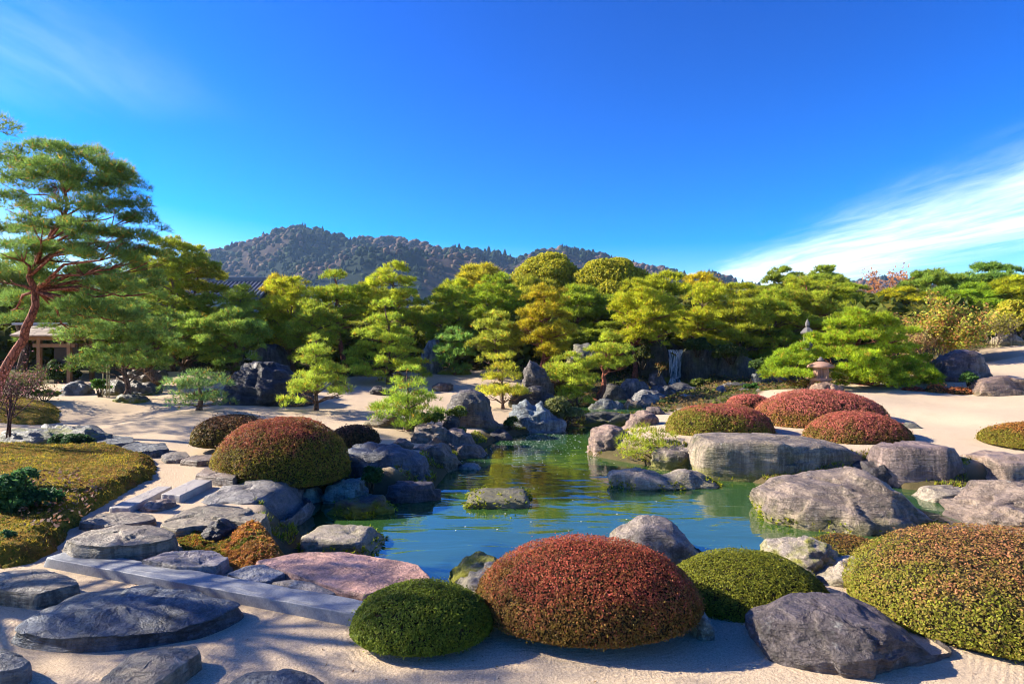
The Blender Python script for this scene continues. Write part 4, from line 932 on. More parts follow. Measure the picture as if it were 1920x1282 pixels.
for l, r_, t_, b_, Y, lb in ((1688, 1735, 724, 744, 20.4, 'small crimson clump under the broad layered pine, left one'), (1735, 1772, 720, 744, 20.2, 'small orange red clump under the broad layered pine, middle one'), (1765, 1830, 725, 748, 19.9, 'low orange brown clump under the right tip of the broad layered pine')):
    dome(lb, l, r_, t_, b_, Y, leaf=.07, red=1.0, cols=((.32, .10, .04) if l > 1700 else (.30, .05, .05), (.14, .1, .02), BRN), group='low red clumps under the layered pine')
# ------------------------------------------------------------------ pines
# the tall red pine that leans in from the left
pine('tall pine with leaning red trunk at the left edge, highest of the garden', 150, 255, 640, 330, (-2, 742), 14.2, (.07, .12, .035), bark='red', seed=1, thick=.125, deep=.8, dens=1.2, lo=9,
     trunk=[(-22, 760), (0, 715), (28, 660), (52, 615), (66, 572), (60, 520), (74, 470), (106, 430), (126, 385), (118, 340), (120, 300)],
     pads=[(120, 303, 190, 50, 0), (60, 316, 120, 44, .4), (185, 318, 110, 44, -.4), (100, 334, 150, 40, -.7), (160, 330, 190, 40, .5), (225, 368, 120, 44, 0), (255, 395, 90, 34, -.3), (195, 400, 130, 40, .8), (265, 425, 100, 34, .2), (230, 450, 120, 36, -.7), (150, 425, 90, 30, 1.0),
           (30, 345, 130, 44, .2), (10, 385, 110, 44, -.6), (60, 395, 90, 34, .8), (5, 440, 120, 50, .3), (40, 470, 110, 40, -.7), (120, 480, 150, 44, .9), (190, 490, 150, 40, -.5), (250, 478, 100, 34, .4), (20, 520, 130, 50, -.2), (150, 535, 150, 46, .6), (215, 545, 130, 44, -.3), (100, 565, 150, 46, 1.2), (20, 575, 120, 50, .9), (175, 590, 130, 42, -.2), (235, 600, 110, 40, .5), (70, 445, 120, 46, 1.3), (150, 455, 130, 40, 1.4), (245, 515, 110, 36, 1.0), (275, 490, 90, 30, .6), (110, 510, 130, 44, 1.5), (190, 520, 120, 40, 1.5), (280, 545, 90, 36, 1.2), (100, 350, 110, 40, -.9), (150, 372, 120, 38, .9), (80, 425, 110, 38, -1.0), (185, 440, 110, 36, -.9), (130, 395, 100, 34, -.8), (60, 605, 120, 46, 1.6), (130, 612, 120, 40, 1.8)])
# left group round the gate
pine('dark bluish pine whose thin leaning trunk stands on the flat mossy rock', 225, 560, 690, 180, (237, 742), 19.6, (.085, .14, .04), 'umbrella', 'brown', trunk=[(237, 745), (240, 718), (232, 694), (224, 672), (215, 645), (222, 615), (228, 580)])
pine('thick trunked pine leaning left behind the one on the flat mossy rock', 262, 520, 690, 150, (296, 714), 22.6, (.10, .15, .035), 'round', 'brown', thick=.22, trunk=[(298, 716), (280, 695), (262, 672), (255, 640), (262, 605), (258, 560)])
pine('tall pine behind the red pine with crown of yellow green pads against sky', 318, 440, 640, 190, (320, 690), 27, (.14, .17, .02), 'umbrella', seed=23)
pine('pine with flat pad reaching right over the tiled roof', 372, 493, 545, 130, (350, 690), 29, (.15, .16, .018), 'umbrella', seed=24)
pine('low spreading pale green pine with forked trunk on the left sand rise', 345, 592, 668, 150, (345, 696), 25, (.13, .19, .04), 'umbrella', 'brown', ratio=.5, thick=.17, seed=25)
pine('pale green pine left of the black craggy boulder with thick short trunk', 437, 582, 682, 135, (438, 700), 24.6, (.12, .18, .04), 'round', 'brown', seed=26)
pine('slim pine rising in front of the white gable wall', 452, 534, 632, 84, (450, 690), 27.5, (.16, .20, .04), 'round', 'grey', seed=27)
pine('tiny broad pine alone on the left sand with thin flat branches', 374, 700, 756, 128, (373, 773), 17, (.075, .13, .05), 'umbrella', 'brown', seed=28, thick=.09, ratio=.5, dens=.8)
pine('young straight pine on the sand right of the black craggy boulder', 593, 624, 742, 128, (593, 766), 18.4, (.17, .22, .035), 'cone', 'brown', seed=29, thick=.075, bend=.03)
pine('leaning small shore pine with long low branches over the purple rock strip', 762, 682, 792, 138, (766, 797), 15.6, (.14, .20, .03), 'cone', 'brown', seed=30, thick=.06, bend=.06)
pine('tall pine with bare leaning reddish trunk left of centre', 632, 508, 622, 118, (645, 690), 30, (.15, .19, .02), 'umbrella', 'red', seed=31, trunk=[(648, 700), (640, 655), (634, 620), (630, 585), (632, 545), (628, 520)])
pine('dense yellow green pine right of the tiled roof', 548, 514, 660, 122, (548, 700), 29, (.20, .22, .018), 'round', seed=32)
pine('bushy olive pine behind the young straight pine', 585, 560, 680, 110, (590, 705), 27, (.15, .19, .025), 'round', seed=33)
pine('very broad many tiered pine left of the leaning grey slab rock', 722, 555, 705, 150, (730, 712), 26, (.17, .22, .03), 'cone', seed=34, ratio=.36)
pine('large rounded pine above the very broad many tiered one', 738, 494, 600, 138, (745, 690), 31, (.18, .21, .02), 'umbrella', seed=35)
pine('dark domed pine with visible twisted twigs behind the leaning grey slab', 842, 538, 640, 118, (846, 680), 31, (.12, .16, .018), 'umbrella', seed=36)
pine('small bluish green pine with bare straight trunk beside the leaning grey slab', 852, 614, 688, 78, (853, 696), 28.4, (.10, .18, .05), 'round', 'brown', seed=37, bend=.02)
pine('tall dark green pine just left of the yellow pine', 930, 514, 610, 108, (934, 690), 32, (.13, .18, .015), 'round', seed=38)
pine('mid height pale pine in front of the tall dark one by the yellow pine', 934, 584, 688, 110, (938, 705), 27, (.18, .21, .035), 'round', seed=39)
pine('yellow topped pine with bare orange trunk in the centre', 1020, 530, 672, 104, (1014, 700), 26, (.205, .185, .017), 'round', 'red', seed=40, trunk=[(1014, 703), (1018, 680), (1022, 655), (1026, 630), (1025, 600), (1020, 555)])
pine('thin young pine on the sand left of the craggy pointed rock', 942, 664, 742, 104, (943, 762), 20.4, (.21, .22, .028), 'cone', 'brown', seed=41, thick=.06, bend=.02, dens=.9)
pine('low pine with curved bare red trunk beside the stream', 1146, 628, 688, 112, (1122, 748), 23, (.19, .23, .03), 'umbrella', 'red', seed=42, thick=.16, trunk=[(1120, 750), (1126, 738), (1133, 722), (1132, 706), (1130, 690), (1138, 660)])
pine('low spreading pine crouching left of the curved red trunk', 1070, 664, 742, 112, (1085, 752), 22.4, (.18, .22, .03), 'umbrella', 'brown', seed=43)
pine('tall yellow green pine left of the waterfall with a patchy crown', 1205, 524, 645, 138, (1190, 705), 29.5, (.21, .23, .018), 'round', 'red', seed=44)
pine('pine hanging over the right side of the waterfall', 1318, 528, 650, 120, (1312, 690), 31.5, (.19, .21, .018), 'round', seed=45)
pine('pine in the middle of the rocky bank with twisted pale limbs', 1380, 560, 680, 120, (1385, 690), 30, (.17, .19, .02), 'round', 'grey', seed=46)
pine('broad green pine left of the dark stone lantern', 1452, 540, 670, 130, (1450, 700), 30.5, (.15, .19, .02), 'round', seed=47)
pine('tall pine standing right behind the dark stone lantern', 1512, 520, 620, 130, (1506, 680), 31, (.16, .19, .022), 'umbrella', 'red', seed=48)
# the broad cloud pruned pine and its low neighbour on the right
pine('broad layered cloud pruned pine with bright domed top on the right sand', 1620, 585, 728, 260, (1622, 724), 22.2, (.145, .20, .016), bark='red', seed=50, thick=.17, dens=1.25,
     trunk=[(1622, 728), (1612, 705), (1622, 680), (1606, 652), (1612, 625), (1612, 600)],
     pads=[(1612, 604, 128, 40, 0), (1590, 614, 80, 30, -.5), (1645, 616, 80, 28, .1), (1560, 642, 110, 32, 0), (1610, 636, 120, 28, -.5), (1660, 632, 80, 28, .6), (1690, 626, 60, 28, .8), (1545, 668, 100, 30, -.1), (1595, 672, 120, 30, -.9), (1650, 666, 110, 30, -.3), (1685, 655, 70, 24, .7), (1610, 696, 90, 30, -1.3), (1612, 712, 90, 26, -1.4), (1630, 700, 120, 32, -1.1), (1680, 690, 100, 30, -.4), (1720, 680, 80, 26, .2), (1700, 705, 110, 30, -.6), (1745, 698, 90, 26, 0), (1760, 718, 90, 24, -.4), (1650, 718, 110, 24, -.8), (1790, 730, 60, 20, -.5)])
pine('low cushion pine left of the mushroom shaped stone lantern', 1478, 654, 722, 100, (1498, 726), 21.8, (.135, .195, .02), bark='brown', seed=51, thick=.08, dens=1.25,
     trunk=[(1519, 730), (1510, 716), (1500, 702), (1494, 688), (1496, 672)],
     pads=[(1500, 664, 76, 26, 0), (1488, 680, 80, 22, -.3), (1470, 690, 80, 24, .2), (1458, 704, 60, 24, -.1), (1482, 708, 80, 26, -.5), (1500, 694, 50, 18, .5)])
# back row
BACK = [
 ('pine top showing right of the tiled roof ridge with an orange tinge', 522, 510, 620, 66, 37, ORG, 'umbrella'),
 ('small pine dome between the bare trunk pine and the large rounded pine', 690, 530, 640, 90, 37, YG, 'round'),
 ('bright pine behind the dark domed pine with the twisted twigs', 858, 520, 620, 100, 38, YG, 'umbrella'),
 ('broad back row pine left of the great broadleaf domes', 905, 492, 600, 130, 42, (.2, .19, .02), 'umbrella'),
 ('olive back row pine squeezed under the left broadleaf dome', 985, 512, 610, 100, 39, (.16, .17, .02), 'umbrella'),
 ('dark pine right behind the yellow topped pine', 1082, 530, 660, 110, 34, (.12, .16, .016), 'round'),
 ('back row pine under the right broadleaf dome', 1130, 550, 650, 100, 36, (.10, .14, .014), 'round'),
 ('back row pine with rounded top directly above the waterfall', 1252, 506, 600, 110, 37, YG, 'umbrella'),
 ('orange tinged back row pine right of the one above the waterfall', 1315, 506, 590, 96, 39, (.24, .21, .016), 'umbrella'),
 ('back row pine over the middle of the rocky bank', 1392, 528, 620, 110, 38, (.17, .19, .02), 'umbrella'),
 ('flat topped pine against the cloud, left one of the pair', 1468, 497, 580, 76, 44, (.13, .17, .025), 'umbrella'),
 ('flat topped pine against the cloud, right one of the pair', 1548, 494, 580, 92, 44, (.13, .17, .025), 'umbrella'),
 ('wide olive pine under the flat topped pair', 1525, 520, 640, 140, 37, (.16, .19, .018), 'umbrella'),
 ('green pine between the flat topped pair and the bare brown tree', 1595, 528, 620, 100, 38, (.14, .18, .02), 'umbrella'),
 ('low yellowish pine in front of the bare brown tree', 1690, 536, 610, 110, 36, (.21, .21, .014), 'umbrella'),
 ('open pine with red trunk right of the bare brown tree', 1742, 500, 600, 90, 38, (.11, .16, .03), 'round'),
 ('tall blue green pine against the sky near the right edge', 1840, 490, 600, 110, 42, (.09, .15, .035), 'round'),
 ('second sky touching pine nearer the right edge', 1892, 493, 590, 70, 44, (.09, .15, .035), 'umbrella'),
 ('bright green rounded pine below the sky touching ones at right', 1822, 527, 620, 100, 35, (.13, .20, .02), 'umbrella'),
 ('yellow green pine cut by the right edge', 1915, 512, 640, 90, 34, (.19, .21, .016), 'round'),
 ('dense dark pine behind the gate roof at the left edge', 40, 470, 690, 190, 30, (.09, .13, .035), 'round'),
 ('dark green pine rising behind the gate roof right half', 130, 530, 690, 150, 31, (.09, .14, .035), 'round'),
 ('dark pine between the gate and the leaning trunks', 200, 520, 690, 130, 33, (.11, .15, .03), 'round'),
 ('green pine filling the gap left of the tiled roof', 318, 545, 680, 100, 33, (.11, .15, .02), 'round'),
 ('shaded pine behind the pale green pair at the left sand rise', 400, 600, 690, 130, 31, (.10, .15, .035), 'round'),
 ('shaded pine behind the black craggy boulder', 495, 590, 690, 120, 31, (.10, .14, .02), 'round'),
 ('shaded low pine behind the bare leaning trunk', 655, 600, 700, 110, 32, (.12, .14, .022), 'round'),
 ('dim pine behind the leaning grey slab rock', 800, 570, 690, 120, 36, (.13, .15, .02), 'round'),
 ('dim pine behind the mid height pale pine', 895, 580, 700, 100, 33, (.12, .15, .02), 'round'),
 ('dim pine behind the trunk of the yellow topped pine', 1060, 600, 700, 100, 31, (.12, .15, .02), 'round'),
 ('dim pine behind the low pine with curved red trunk', 1140, 600, 705, 110, 31, (.11, .14, .018), 'round'),
 ('dark pine in the shade left of the lantern, lower tier', 1425, 610, 700, 110, 31.5, (.10, .13, .02), 'round'),
 ('dark pine in the shade right over the waterfall lip', 1262, 580, 645, 90, 34, (.10, .13, .018), 'round'),
 ('dim pine behind the dark stone lantern, lower tier', 1535, 590, 690, 120, 33, (.09, .12, .02), 'round'),
]
PROTO = {}
def back_pine(label, cpx, top, bot, wpx, Y, tint, style, k):
    r = np.random.default_rng(700+k)
    key = (style, k % 4)
    if key not in PROTO:
        rr = np.random.default_rng(900+len(PROTO)); pads = crown_pads(1.0, 1.0, 2.3, style, rr, .40)
        tr = [(0, 0, 0), (.06, .02, .5), (-.04, .03, 1.0), (.05, 0, 1.5), (0, 0, 2.1)]; rd = [.075, .06, .05, .035, .015]
        t = MB(); t.tube(tr, rd, 7); l = MB()
        for q in limbs(tr, rd, pads, rr, .06): o_ = len(l.v); l.v += q.v; l.f += [[i+o_ for i in f] for f in q.f]
        p, ax, sh = pad_tufts(pads, .068, rr, (.09, .14)); n = len(p)
        cols = sh[:, None]*(1+.3*fbm(p*1.7, 2)[:, None]+rr.normal(0, .14, (n, 1)))*np.ones((1, 3)); y = rr.random(n) < .22; cols[y] *= (1.35, 1.12, .8)
        PROTO[key] = (mesh('trunk', t.v, t.f), mesh('branches', l.v, l.f), mesh('crown', *needles(p, ax, .145, .02, 6, cols, rr, .62), smooth=False))
    X, _, ztop = A(cpx, top, Y); g = gz(X, Y)
    R = wpx/2/F*Y*1.22; H = max(ztop-g, 1.5)
    sc = (R, R, H/2.45)
    root = empty('pine_tree', (X, Y, g-.05), r.uniform(-.6, .6)); tag(root, label, 'pine tree', 'pines of the back row')
    root.rotation_euler[2] = r.uniform(0, 6.28); root.scale = sc
    for nm, me, m, c in zip(('trunk', 'branches', 'crown'), PROTO[key], (M_BARK, M_BARK, M_LEAF), (BARKS['brown'], BARKS['brown'], [a*b for a, b in zip(tint, NEEDLE)])):
        link(nm, me, m, root, c)
for k, (lb, cpx, top, bot, wpx, Y, tint, style) in enumerate(BACK): back_pine(lb, cpx, top, bot, wpx, Y, tint, style, k)

# great broadleaf domes behind the pines
def broadleaf(label, cpx, top, bot, wpx, Y, cols, leaf=.3, seed=1, cat='tree', name='broadleaf_tree', blobs=None):
    r = np.random.default_rng(seed); X, _, zt = A(cpx, top, Y); zb = A(cpx, bot, Y)[2]; R = wpx/2/F*Y; g = gz(X, Y); H = zt-zb
    root = empty(name, (X, Y, g)); tag(root, label, cat)
    bl = []
    for j in range(26):
        q = r.uniform(0, 6.28); t = r.uniform(0, 1)**.7; rr = R*math.sqrt(max(0, 1-t*t))*.78
        s = R*r.uniform(.2, .34)
        bl.append(((rr*math.cos(q)*r.uniform(.6, 1), rr*math.sin(q)*r.uniform(.6, 1), zb-g+H*.2+t*(H*.72-s*.3)), s, s, s*.7))
    bl.append(((0, 0, zb-g+H*.5), R*.75, R*.75, H*.44))
    link('crown', mesh('crown', *ellipsoid_leaves(bl, leaf, cols, r, 1.3), smooth=False), M_LEAF, root, (1, 1, 1))
    mb = MB(); mb.tube([(0, 0, -.1), (.1, 0, (zb-g)*.6), (0, .1, zb-g+H*.5)], [.3, .24, .1], 8); mb.build('trunk', M_BARK, root, True, BARKS['grey'])
    lb = MB()
    for b in bl[:9]: lb.tube([(0, 0, (zb-g)*.7), (b[0][0]*.5, b[0][1]*.5, (zb-g)*.75+b[0][2]*.25), b[0]], [.14, .09, .04], 5)
    lb.build('branches', M_BARK, root, True, BARKS['grey'])
BL = [(.34, .34, .025), (.46, .42, .03), (.22, .25, .02), (.52, .44, .03)]
broadleaf('great domed broadleaf tree with golden leaves at the top centre, left one', 1026, 476, 590, 196, 43, BL, .2, 61)
broadleaf('great domed broadleaf tree with golden leaves right of the other one', 1142, 481, 590, 180, 41, BL, .2, 62)
broadleaf('yellow leaved broadleaf tree at the right edge behind the grey lichened rock', 1898, 560, 645, 100, 30.5, [(.48, .43, .03), (.36, .38, .03), (.55, .44, .05)], .2, 63)

# bare winter trees and loose shrubs on the right
def bare_tree(label, cpx, top, wpx, Y, col, seed, leafcol=None, name='bare_tree', nleaf=2500, leaf=.16, stems=7, depth=3, cat='tree', base=None):
    r = np.random.default_rng(seed); X, _, zt = A(cpx, top, Y); g = gz(X, Y) if base is None else A(cpx, base, Y)[2]; H = zt-g; R = wpx/2/F*Y
    root = empty(name, (X, Y, g)); tag(root, label, cat)
    mb = MB()
    for k in range(stems):
        q = r.uniform(0, 6.28); d = (math.cos(q)*R/H*.9*r.uniform(.2, 1), math.sin(q)*R/H*.7*r.uniform(.2, 1), 1)
        bare_twigs(mb, (math.cos(q)*.15, math.sin(q)*.15, -.05), d, H*r.uniform(.42, .55), .012*H, depth, r, .45)
    mb.build('branches', M_BARK, root, True, col)
    if leafcol:
        v = np.array(mb.v); zcut = H*.25; v = v[v[:, 2] > zcut]; p = v[r.integers(0, len(v), nleaf)]+r.normal(0, .12, (nleaf, 3))
        cc = np.array(leafcol)[r.integers(0, len(leafcol), nleaf)]*(1+r.normal(0, .15, (nleaf, 1)))
        link('foliage', mesh('foliage', *leaves(p, r.normal(size=(nleaf, 3))+[0, 0, .6], leaf, np.clip(cc, .005, 1), r, .5), smooth=False), M_LEAF, root, (1, 1, 1))
bare_tree('orange brown leafless tree with feathery twigs against the sky', 1662, 503, 130, 40, (.42, .19, .10), 71, [(.52, .24, .10), (.46, .2, .09)], stems=9, nleaf=2600, leaf=.2)
bare_tree('pale bare twiggy bush between broad layered pine and yellow shrub', 1712, 600, 90, 27, (.55, .42, .28), 72, [(.40, .34, .09), (.46, .26, .13)], stems=10, nleaf=1600, leaf=.12)
bare_tree('large loose shrub with yellow and rusty leaves behind the tall dark boulder', 1782, 572, 150, 26.5, (.48, .36, .22), 73, [(.40, .42, .05), (.48, .36, .05), (.50, .24, .08), (.28, .36, .06)], stems=14, nleaf=12000, leaf=.14)
bare_tree('bare grey stemmed shrub left of the yellow broadleaf at the right edge', 1862, 580, 70, 28, (.5, .4, .28), 74, [(.26, .24, .04)], stems=9, nleaf=900, leaf=.12)
bare_tree('rusty shrub with thin stems behind the top of the broad layered pine', 1668, 588, 60, 30, (.3, .2, .12), 75, [(.3, .14, .06), (.22, .2, .04)], stems=8, nleaf=1500, leaf=.14)
bare_tree('faint reddish twig tree behind the great broadleaf on its left', 930, 500, 90, 46, (.24, .10, .06), 76, [(.26, .11, .05)], stems=8, nleaf=1200, leaf=.2)
bare_tree('reddish twig tree peeping between the back row pines over rocky bank', 1352, 535, 70, 42, (.26, .14, .09), 77, [(.30, .15, .07)], stems=8, nleaf=1100, leaf=.2)
bare_tree('pink flowering twig shrub at the left edge before the red trunk', 0, 665, 60, 11.5, (.12, .06, .06), 78, [(.34, .14, .15), (.26, .10, .11)], stems=7, nleaf=420, leaf=.04, base=815)
bare_tree('loose olive twig shrub at the foot of the gate post', 55, 690, 80, 19, (.12, .08, .06), 79, [(.13, .14, .03), (.24, .12, .09), (.10, .12, .03)], stems=9, nleaf=2600, leaf=.08, base=765)

# broadleaf shrubs and ground plants
def shrub(label, cpx, top, base, wpx, Y, cols, leaf=.1, seed=1, n=7, depth=1.0, cover=1.3, name='shrub', cat='shrub', aspect=.5, stem=(.10, .08, .05)):
    r = np.random.default_rng(seed); X, _, z0 = A(cpx, base, Y); zt = A(cpx, top, Y)[2]; R = wpx/2/F*Y; H = zt-z0
    root = empty(name, (X, Y+R*.4*depth, z0)); tag(root, label, cat)
    bl = []
    for j in range(n):
        u = r.uniform(-1, 1); s = min(R*.55, H*.5)*r.uniform(.6, 1.0)
        bl.append(((u*(R-s), r.uniform(-.8, .8)*max(0, R*depth-s), H*.35+r.uniform(0, 1)*max(0, H*.65-s*.8)*(1-.5*u*u)), s, s, s*.75))
    V, Fc, cc = ellipsoid_leaves(bl, leaf, cols, r, cover, aspect, .5)
    link('foliage', mesh('foliage', V, Fc, cc, smooth=False), M_LEAF, root, (1, 1, 1))
    mb = MB()
    for b in bl: mb.tube([(b[0][0]*.2, b[0][1]*.2, -.05), (b[0][0]*.6, b[0][1]*.6, b[0][2]*.5), b[0]], [.03*H+.005, .02*H+.004, .006], 5)
    mb.build('stems', M_BARK, root, True, stem)
LG = [(.16, .2, .03), (.12, .16, .025), (.2, .22, .05)]
SG = [(.19, .21, .055), (.15, .17, .05), (.22, .22, .08)]
DG = [(.045, .085, .02), (.03, .06, .018), (.07, .12, .03)]
BGc = [(.06, .14, .05), (.04, .10, .04), (.09, .17, .06)]
shrub('sage green rounded shrub beside the pale blue layered rock', 1052, 738, 806, 92, 18.6, SG, .11, 81, 10)
shrub('light green loose shrub left of tall dark triangular boulder', 850, 750, 802, 54, 15.9, LG, .1, 82, 7)
shrub('green fern clump in front of tall dark triangular boulder', 862, 800, 838, 40, 15.3, [(.06, .12, .02), (.1, .17, .03)], .12, 83, 5, name='fern', cat='fern', aspect=.25)
shrub('yellow green fern between tall dark triangular boulder and blue layered rock', 958, 778, 812, 40, 17.6, [(.12, .14, .02), (.08, .12, .02)], .12, 84, 5, name='fern', cat='fern', aspect=.25)
shrub('low bright shrub under the leaning small shore pine right side', 805, 768, 804, 70, 15.4, [(.12, .18, .02), (.09, .13, .02), (.2, .22, .03)], .09, 85, 6)
shrub('dark green fern hanging between the teal stones and big dark blue shore rock', 692, 868, 922, 62, 10.2, [(.03, .085, .025), (.05, .12, .03)], .09, 86, 6, name='fern', cat='fern', aspect=.28)
shrub('creeping dark green juniper draped over the low mossy rock at left', 128, 806, 850, 110, 12.0, [(.03, .07, .025), (.045, .095, .03)], .075, 87, 8, .6, aspect=.3, name='creeping_juniper')
shrub('glossy green leafy bush at the left edge of the moss bank', 20, 878, 1010, 130, 7.2, [(.045, .13, .045), (.03, .085, .03), (.09, .19, .05)], .075, 88, 12, 1.0, 1.5, aspect=.42)
shrub('small sprig of green leaves at the left edge below glossy bush', 8, 992, 1030, 40, 6.3, BGc, .05, 89, 3)
shrub('small bright green bush with bamboo poles near the gate', 180, 708, 742, 44, 20.2, [(.09, .2, .02), (.06, .13, .02)], .13, 90, 6)
shrub('low yellow green leafy plant before the gate moss', 72, 728, 752, 60, 18.6, LG, .1, 91, 5)
shrub('glossy dark green shrub on the sand beside tall dark boulder', 1822, 694, 722, 46, 20.3, [(.05, .12, .02), (.1, .18, .04)], .13, 92, 6)
shrub('small green plant on the rocky bank right of the stream', 1415, 717, 740, 40, 24.5, [(.05, .13, .03), (.08, .18, .03)], .13, 93, 5)
shrub('green grassy tuft between the pale stream rocks', 1248, 748, 766, 34, 21.4, [(.12, .18, .05), (.08, .13, .03)], .14, 94, 4, aspect=.22)
shrub('low green plants under the pale green pines on the sand rise', 420, 683, 700, 90, 24.3, LG, .13, 95, 7)
shrub('round trimmed olive bush at the foot of the mushroom shaped lantern', 1508, 710, 735, 56, 21.2, [(.2, .2, .03), (.25, .16, .04)], .09, 96, 5)
shrub('brown dry shrub behind the low spreading pine', 1040, 708, 756, 70, 22.6, [(.12, .06, .03), (.09, .05, .03), (.1, .09, .03)], .12, 97, 7)
shrub('dark undergrowth bush beside the gate, right post', 110, 668, 730, 80, 25, DG, .15, 98, 8)
shrub('dark undergrowth bush in the gap behind the forked trunk pine', 365, 650, 692, 120, 28, DG, .16, 99, 8)
shrub('dark creeping shrub hanging over the grey cliff right of the waterfall', 1312, 628, 668, 62, 28.4, [(.08, .12, .02), (.05, .085, .018)], .14, 111, 8)
shrub('dark leafy shrub over the mossy bank rock further right', 1378, 640, 682, 78, 27.6, [(.09, .13, .02), (.06, .09, .018), (.16, .16, .03)], .14, 112, 9)
shrub('dim green shrub at the right end of the rocky bank', 1440, 664, 706, 66, 25.9, [(.08, .13, .025), (.05, .09, .02)], .14, 113, 8)
shrub('dark leafy shrub on the cliff left of the waterfall under yellow green pine', 1206, 634, 690, 52, 28.6, [(.07, .10, .02), (.12, .11, .025)], .14, 114, 7)
shrub('orange dry fern clump on the cliff left of the waterfall', 1236, 672, 704, 44, 28.2, [(.26, .13, .03), (.14, .12, .03)], .14, 100, 5)
shrub('yellow green climber patch at the foot of the waterfall right side', 1318, 705, 730, 50, 27, [(.16, .18, .03), (.08, .12, .02)], .14, 101, 5)
shrub('small orange leaved plant on the far stream bank', 1100, 748, 758, 30, 22, [(.26, .14, .03)], .1, 102, 3)
# small yellow pine on the shore
r = np.random.default_rng(52)
pine('small yellow green pine spreading low over the shore right of the pond', 1210, 806, 866, 112, (1222, 872), 13.6, (.17, .20, .025), bark='grey', seed=52, thick=.05, dens=.9, base_z=WZ+.05,
     trunk=[(1228, 874), (1222, 858), (1232, 845), (1220, 830), (1212, 818)],
     pads=[(1210, 814, 76, 20, 0), (1185, 826, 60, 20, -.1), (1245, 824, 50, 18, .1), (1190, 842, 60, 22, -.4), (1230, 838, 66, 18, -.3), (1180, 858, 36, 18, -.4)])

# low spreading ground shrubs, orange red, on the near shore
def ground_shrub(label, poly, h, cols, n, seed, leaf=.035, name='ground_shrub'):
    r = np.random.default_rng(seed); q = np.array([G(a, b, .05)[:2] for a, b in poly]); lo, hi = q.min(0), q.max(0)
    p = r.uniform(lo, hi, (n*4, 2)); sd = poly_sd(q, p[:, 0], p[:, 1]); k = sd > 0; p, sd = p[k][:n], sd[k][:n]
    z = ground(p[:, 0], p[:, 1]); f = fbm(np.column_stack([p*3.0, 0*sd]), 3); g = fbm(np.column_stack([p*9.0, 0*sd+4]), 2)
    top = h*ss(0, .28, sd)*(.6+.6*f)+.05*g
    P = np.column_stack([p, np.maximum(z, WZ+.1)+np.maximum(top, 0)*r.uniform(.55, 1, len(p))+.02])
    c = np.array(cols)[np.clip(((f*1.6+.5+r.normal(0, .22, len(p)))*len(cols)).astype(int), 0, len(cols)-1)]*(1+r.normal(0, .18, (len(p), 1)))
    V, Fc, cc = leaves(P, np.tile([0, -.3, 1.0], (len(p), 1)), leaf, np.clip(c, .004, 1), r, .5, .9)
    ctr = np.array([*q.mean(0), 0]); o = link(name, mesh(name, V-ctr, Fc, cc, smooth=False), M_LEAF, None, (1.35, 1.35, 1.2)); o.location = ctr
    return o
o = ground_shrub('x', [(430, 1050), (408, 1012), (440, 985), (495, 968), (540, 985), (560, 1020), (545, 1052), (490, 1060), (455, 1082)], .2, [(.13, .14, .02), (.28, .13, .03), (.36, .15, .06), (.33, .17, .04)], 22000, 201, .042)
tag(o, 'spreading orange red leafed shrub on the cove edge beside the pink slab', 'shrub')
o = ground_shrub('x', [(305, 1000), (350, 985), (395, 985), (400, 1010), (430, 1040), (400, 1040), (350, 1030), (330, 1005)], .12, [(.14, .15, .02), (.12, .10, .02), (.28, .10, .03), (.2, .17, .02)], 12000, 202)
tag(o, 'small orange and green leafed shrub left of the rugged dark rock', 'shrub')

# moss bank on the left
def moss_bank(name, poly, h, step, zz=.05, tufts=16000, seed=1, soft=.32):
    q = np.array([G(a, b, zz)[:2] for a, b in poly]) if not isinstance(poly[0][0], float) else np.array(poly)
    lo, hi = q.min(0)-.3, q.max(0)+.3
    X, Y = np.meshgrid(np.arange(lo[0], hi[0], step), np.arange(lo[1], hi[1], step)); sd = poly_sd(q, X, Y)
    nf = fbm(np.column_stack([X.ravel()*1.3, Y.ravel()*1.3, 0*X.ravel()]), 4).reshape(X.shape); n2 = fbm(np.column_stack([X.ravel()*6, Y.ravel()*6, 0*X.ravel()]), 3).reshape(X.shape)
    def height(sd, nf, n2, g): return g-.12+(h+.12)*ss(-.1, soft, sd+.1*n2+.08*nf)**.7+(.06*nf+.035*n2)*ss(0, .2, sd)
    Z = height(sd, nf, n2, ground(X, Y))
    keep = (sd > -.2)
    f = quadgrid(*X.shape); kk = keep.ravel(); f = f[kk[f].all(1)]
    o = link(name, mesh(name, np.column_stack([X.ravel(), Y.ravel(), Z.ravel()]), f), M_MOSS); tag(o, kind='structure')
    r = np.random.default_rng(seed); p = r.uniform(q.min(0), q.max(0), (tufts*3, 2)); s = poly_sd(q, p[:, 0], p[:, 1]); k = s > -.08; p, s = p[k][:tufts], s[k][:tufts]
    a = fbm(np.column_stack([p*1.3, 0*s]), 4); b = fbm(np.column_stack([p*6, 0*s]), 3)
    P = np.column_stack([p, height(s, a, b, ground(p[:, 0], p[:, 1]))-.005])
    d1, d2 = np.array((.40, .31, .03)), np.array((.22, .12, .035))
    m = ss(-.15, .35, a+.6*b+r.normal(0, .12, len(p)))[:, None]
    c = (d2*(1-m)+d1*m)*(1+r.normal(0, .22, (len(p), 1))); gm = r.random(len(p)) < .25; c[gm] = (.10, .13, .015)
    V, Fc, cc = needles(P, np.tile([0, 0, 1.0], (len(P), 1)), 0.036, .012, 3, np.clip(c, .004, 1), r, .8)
    t = link('moss_tufts', mesh('moss_tufts', V, Fc, cc, smooth=False), M_LEAF, None, (1, 1, 1)); tag(t, 'short golden and green moss covering the low bank at left', 'moss', kind='stuff')
    return height, q
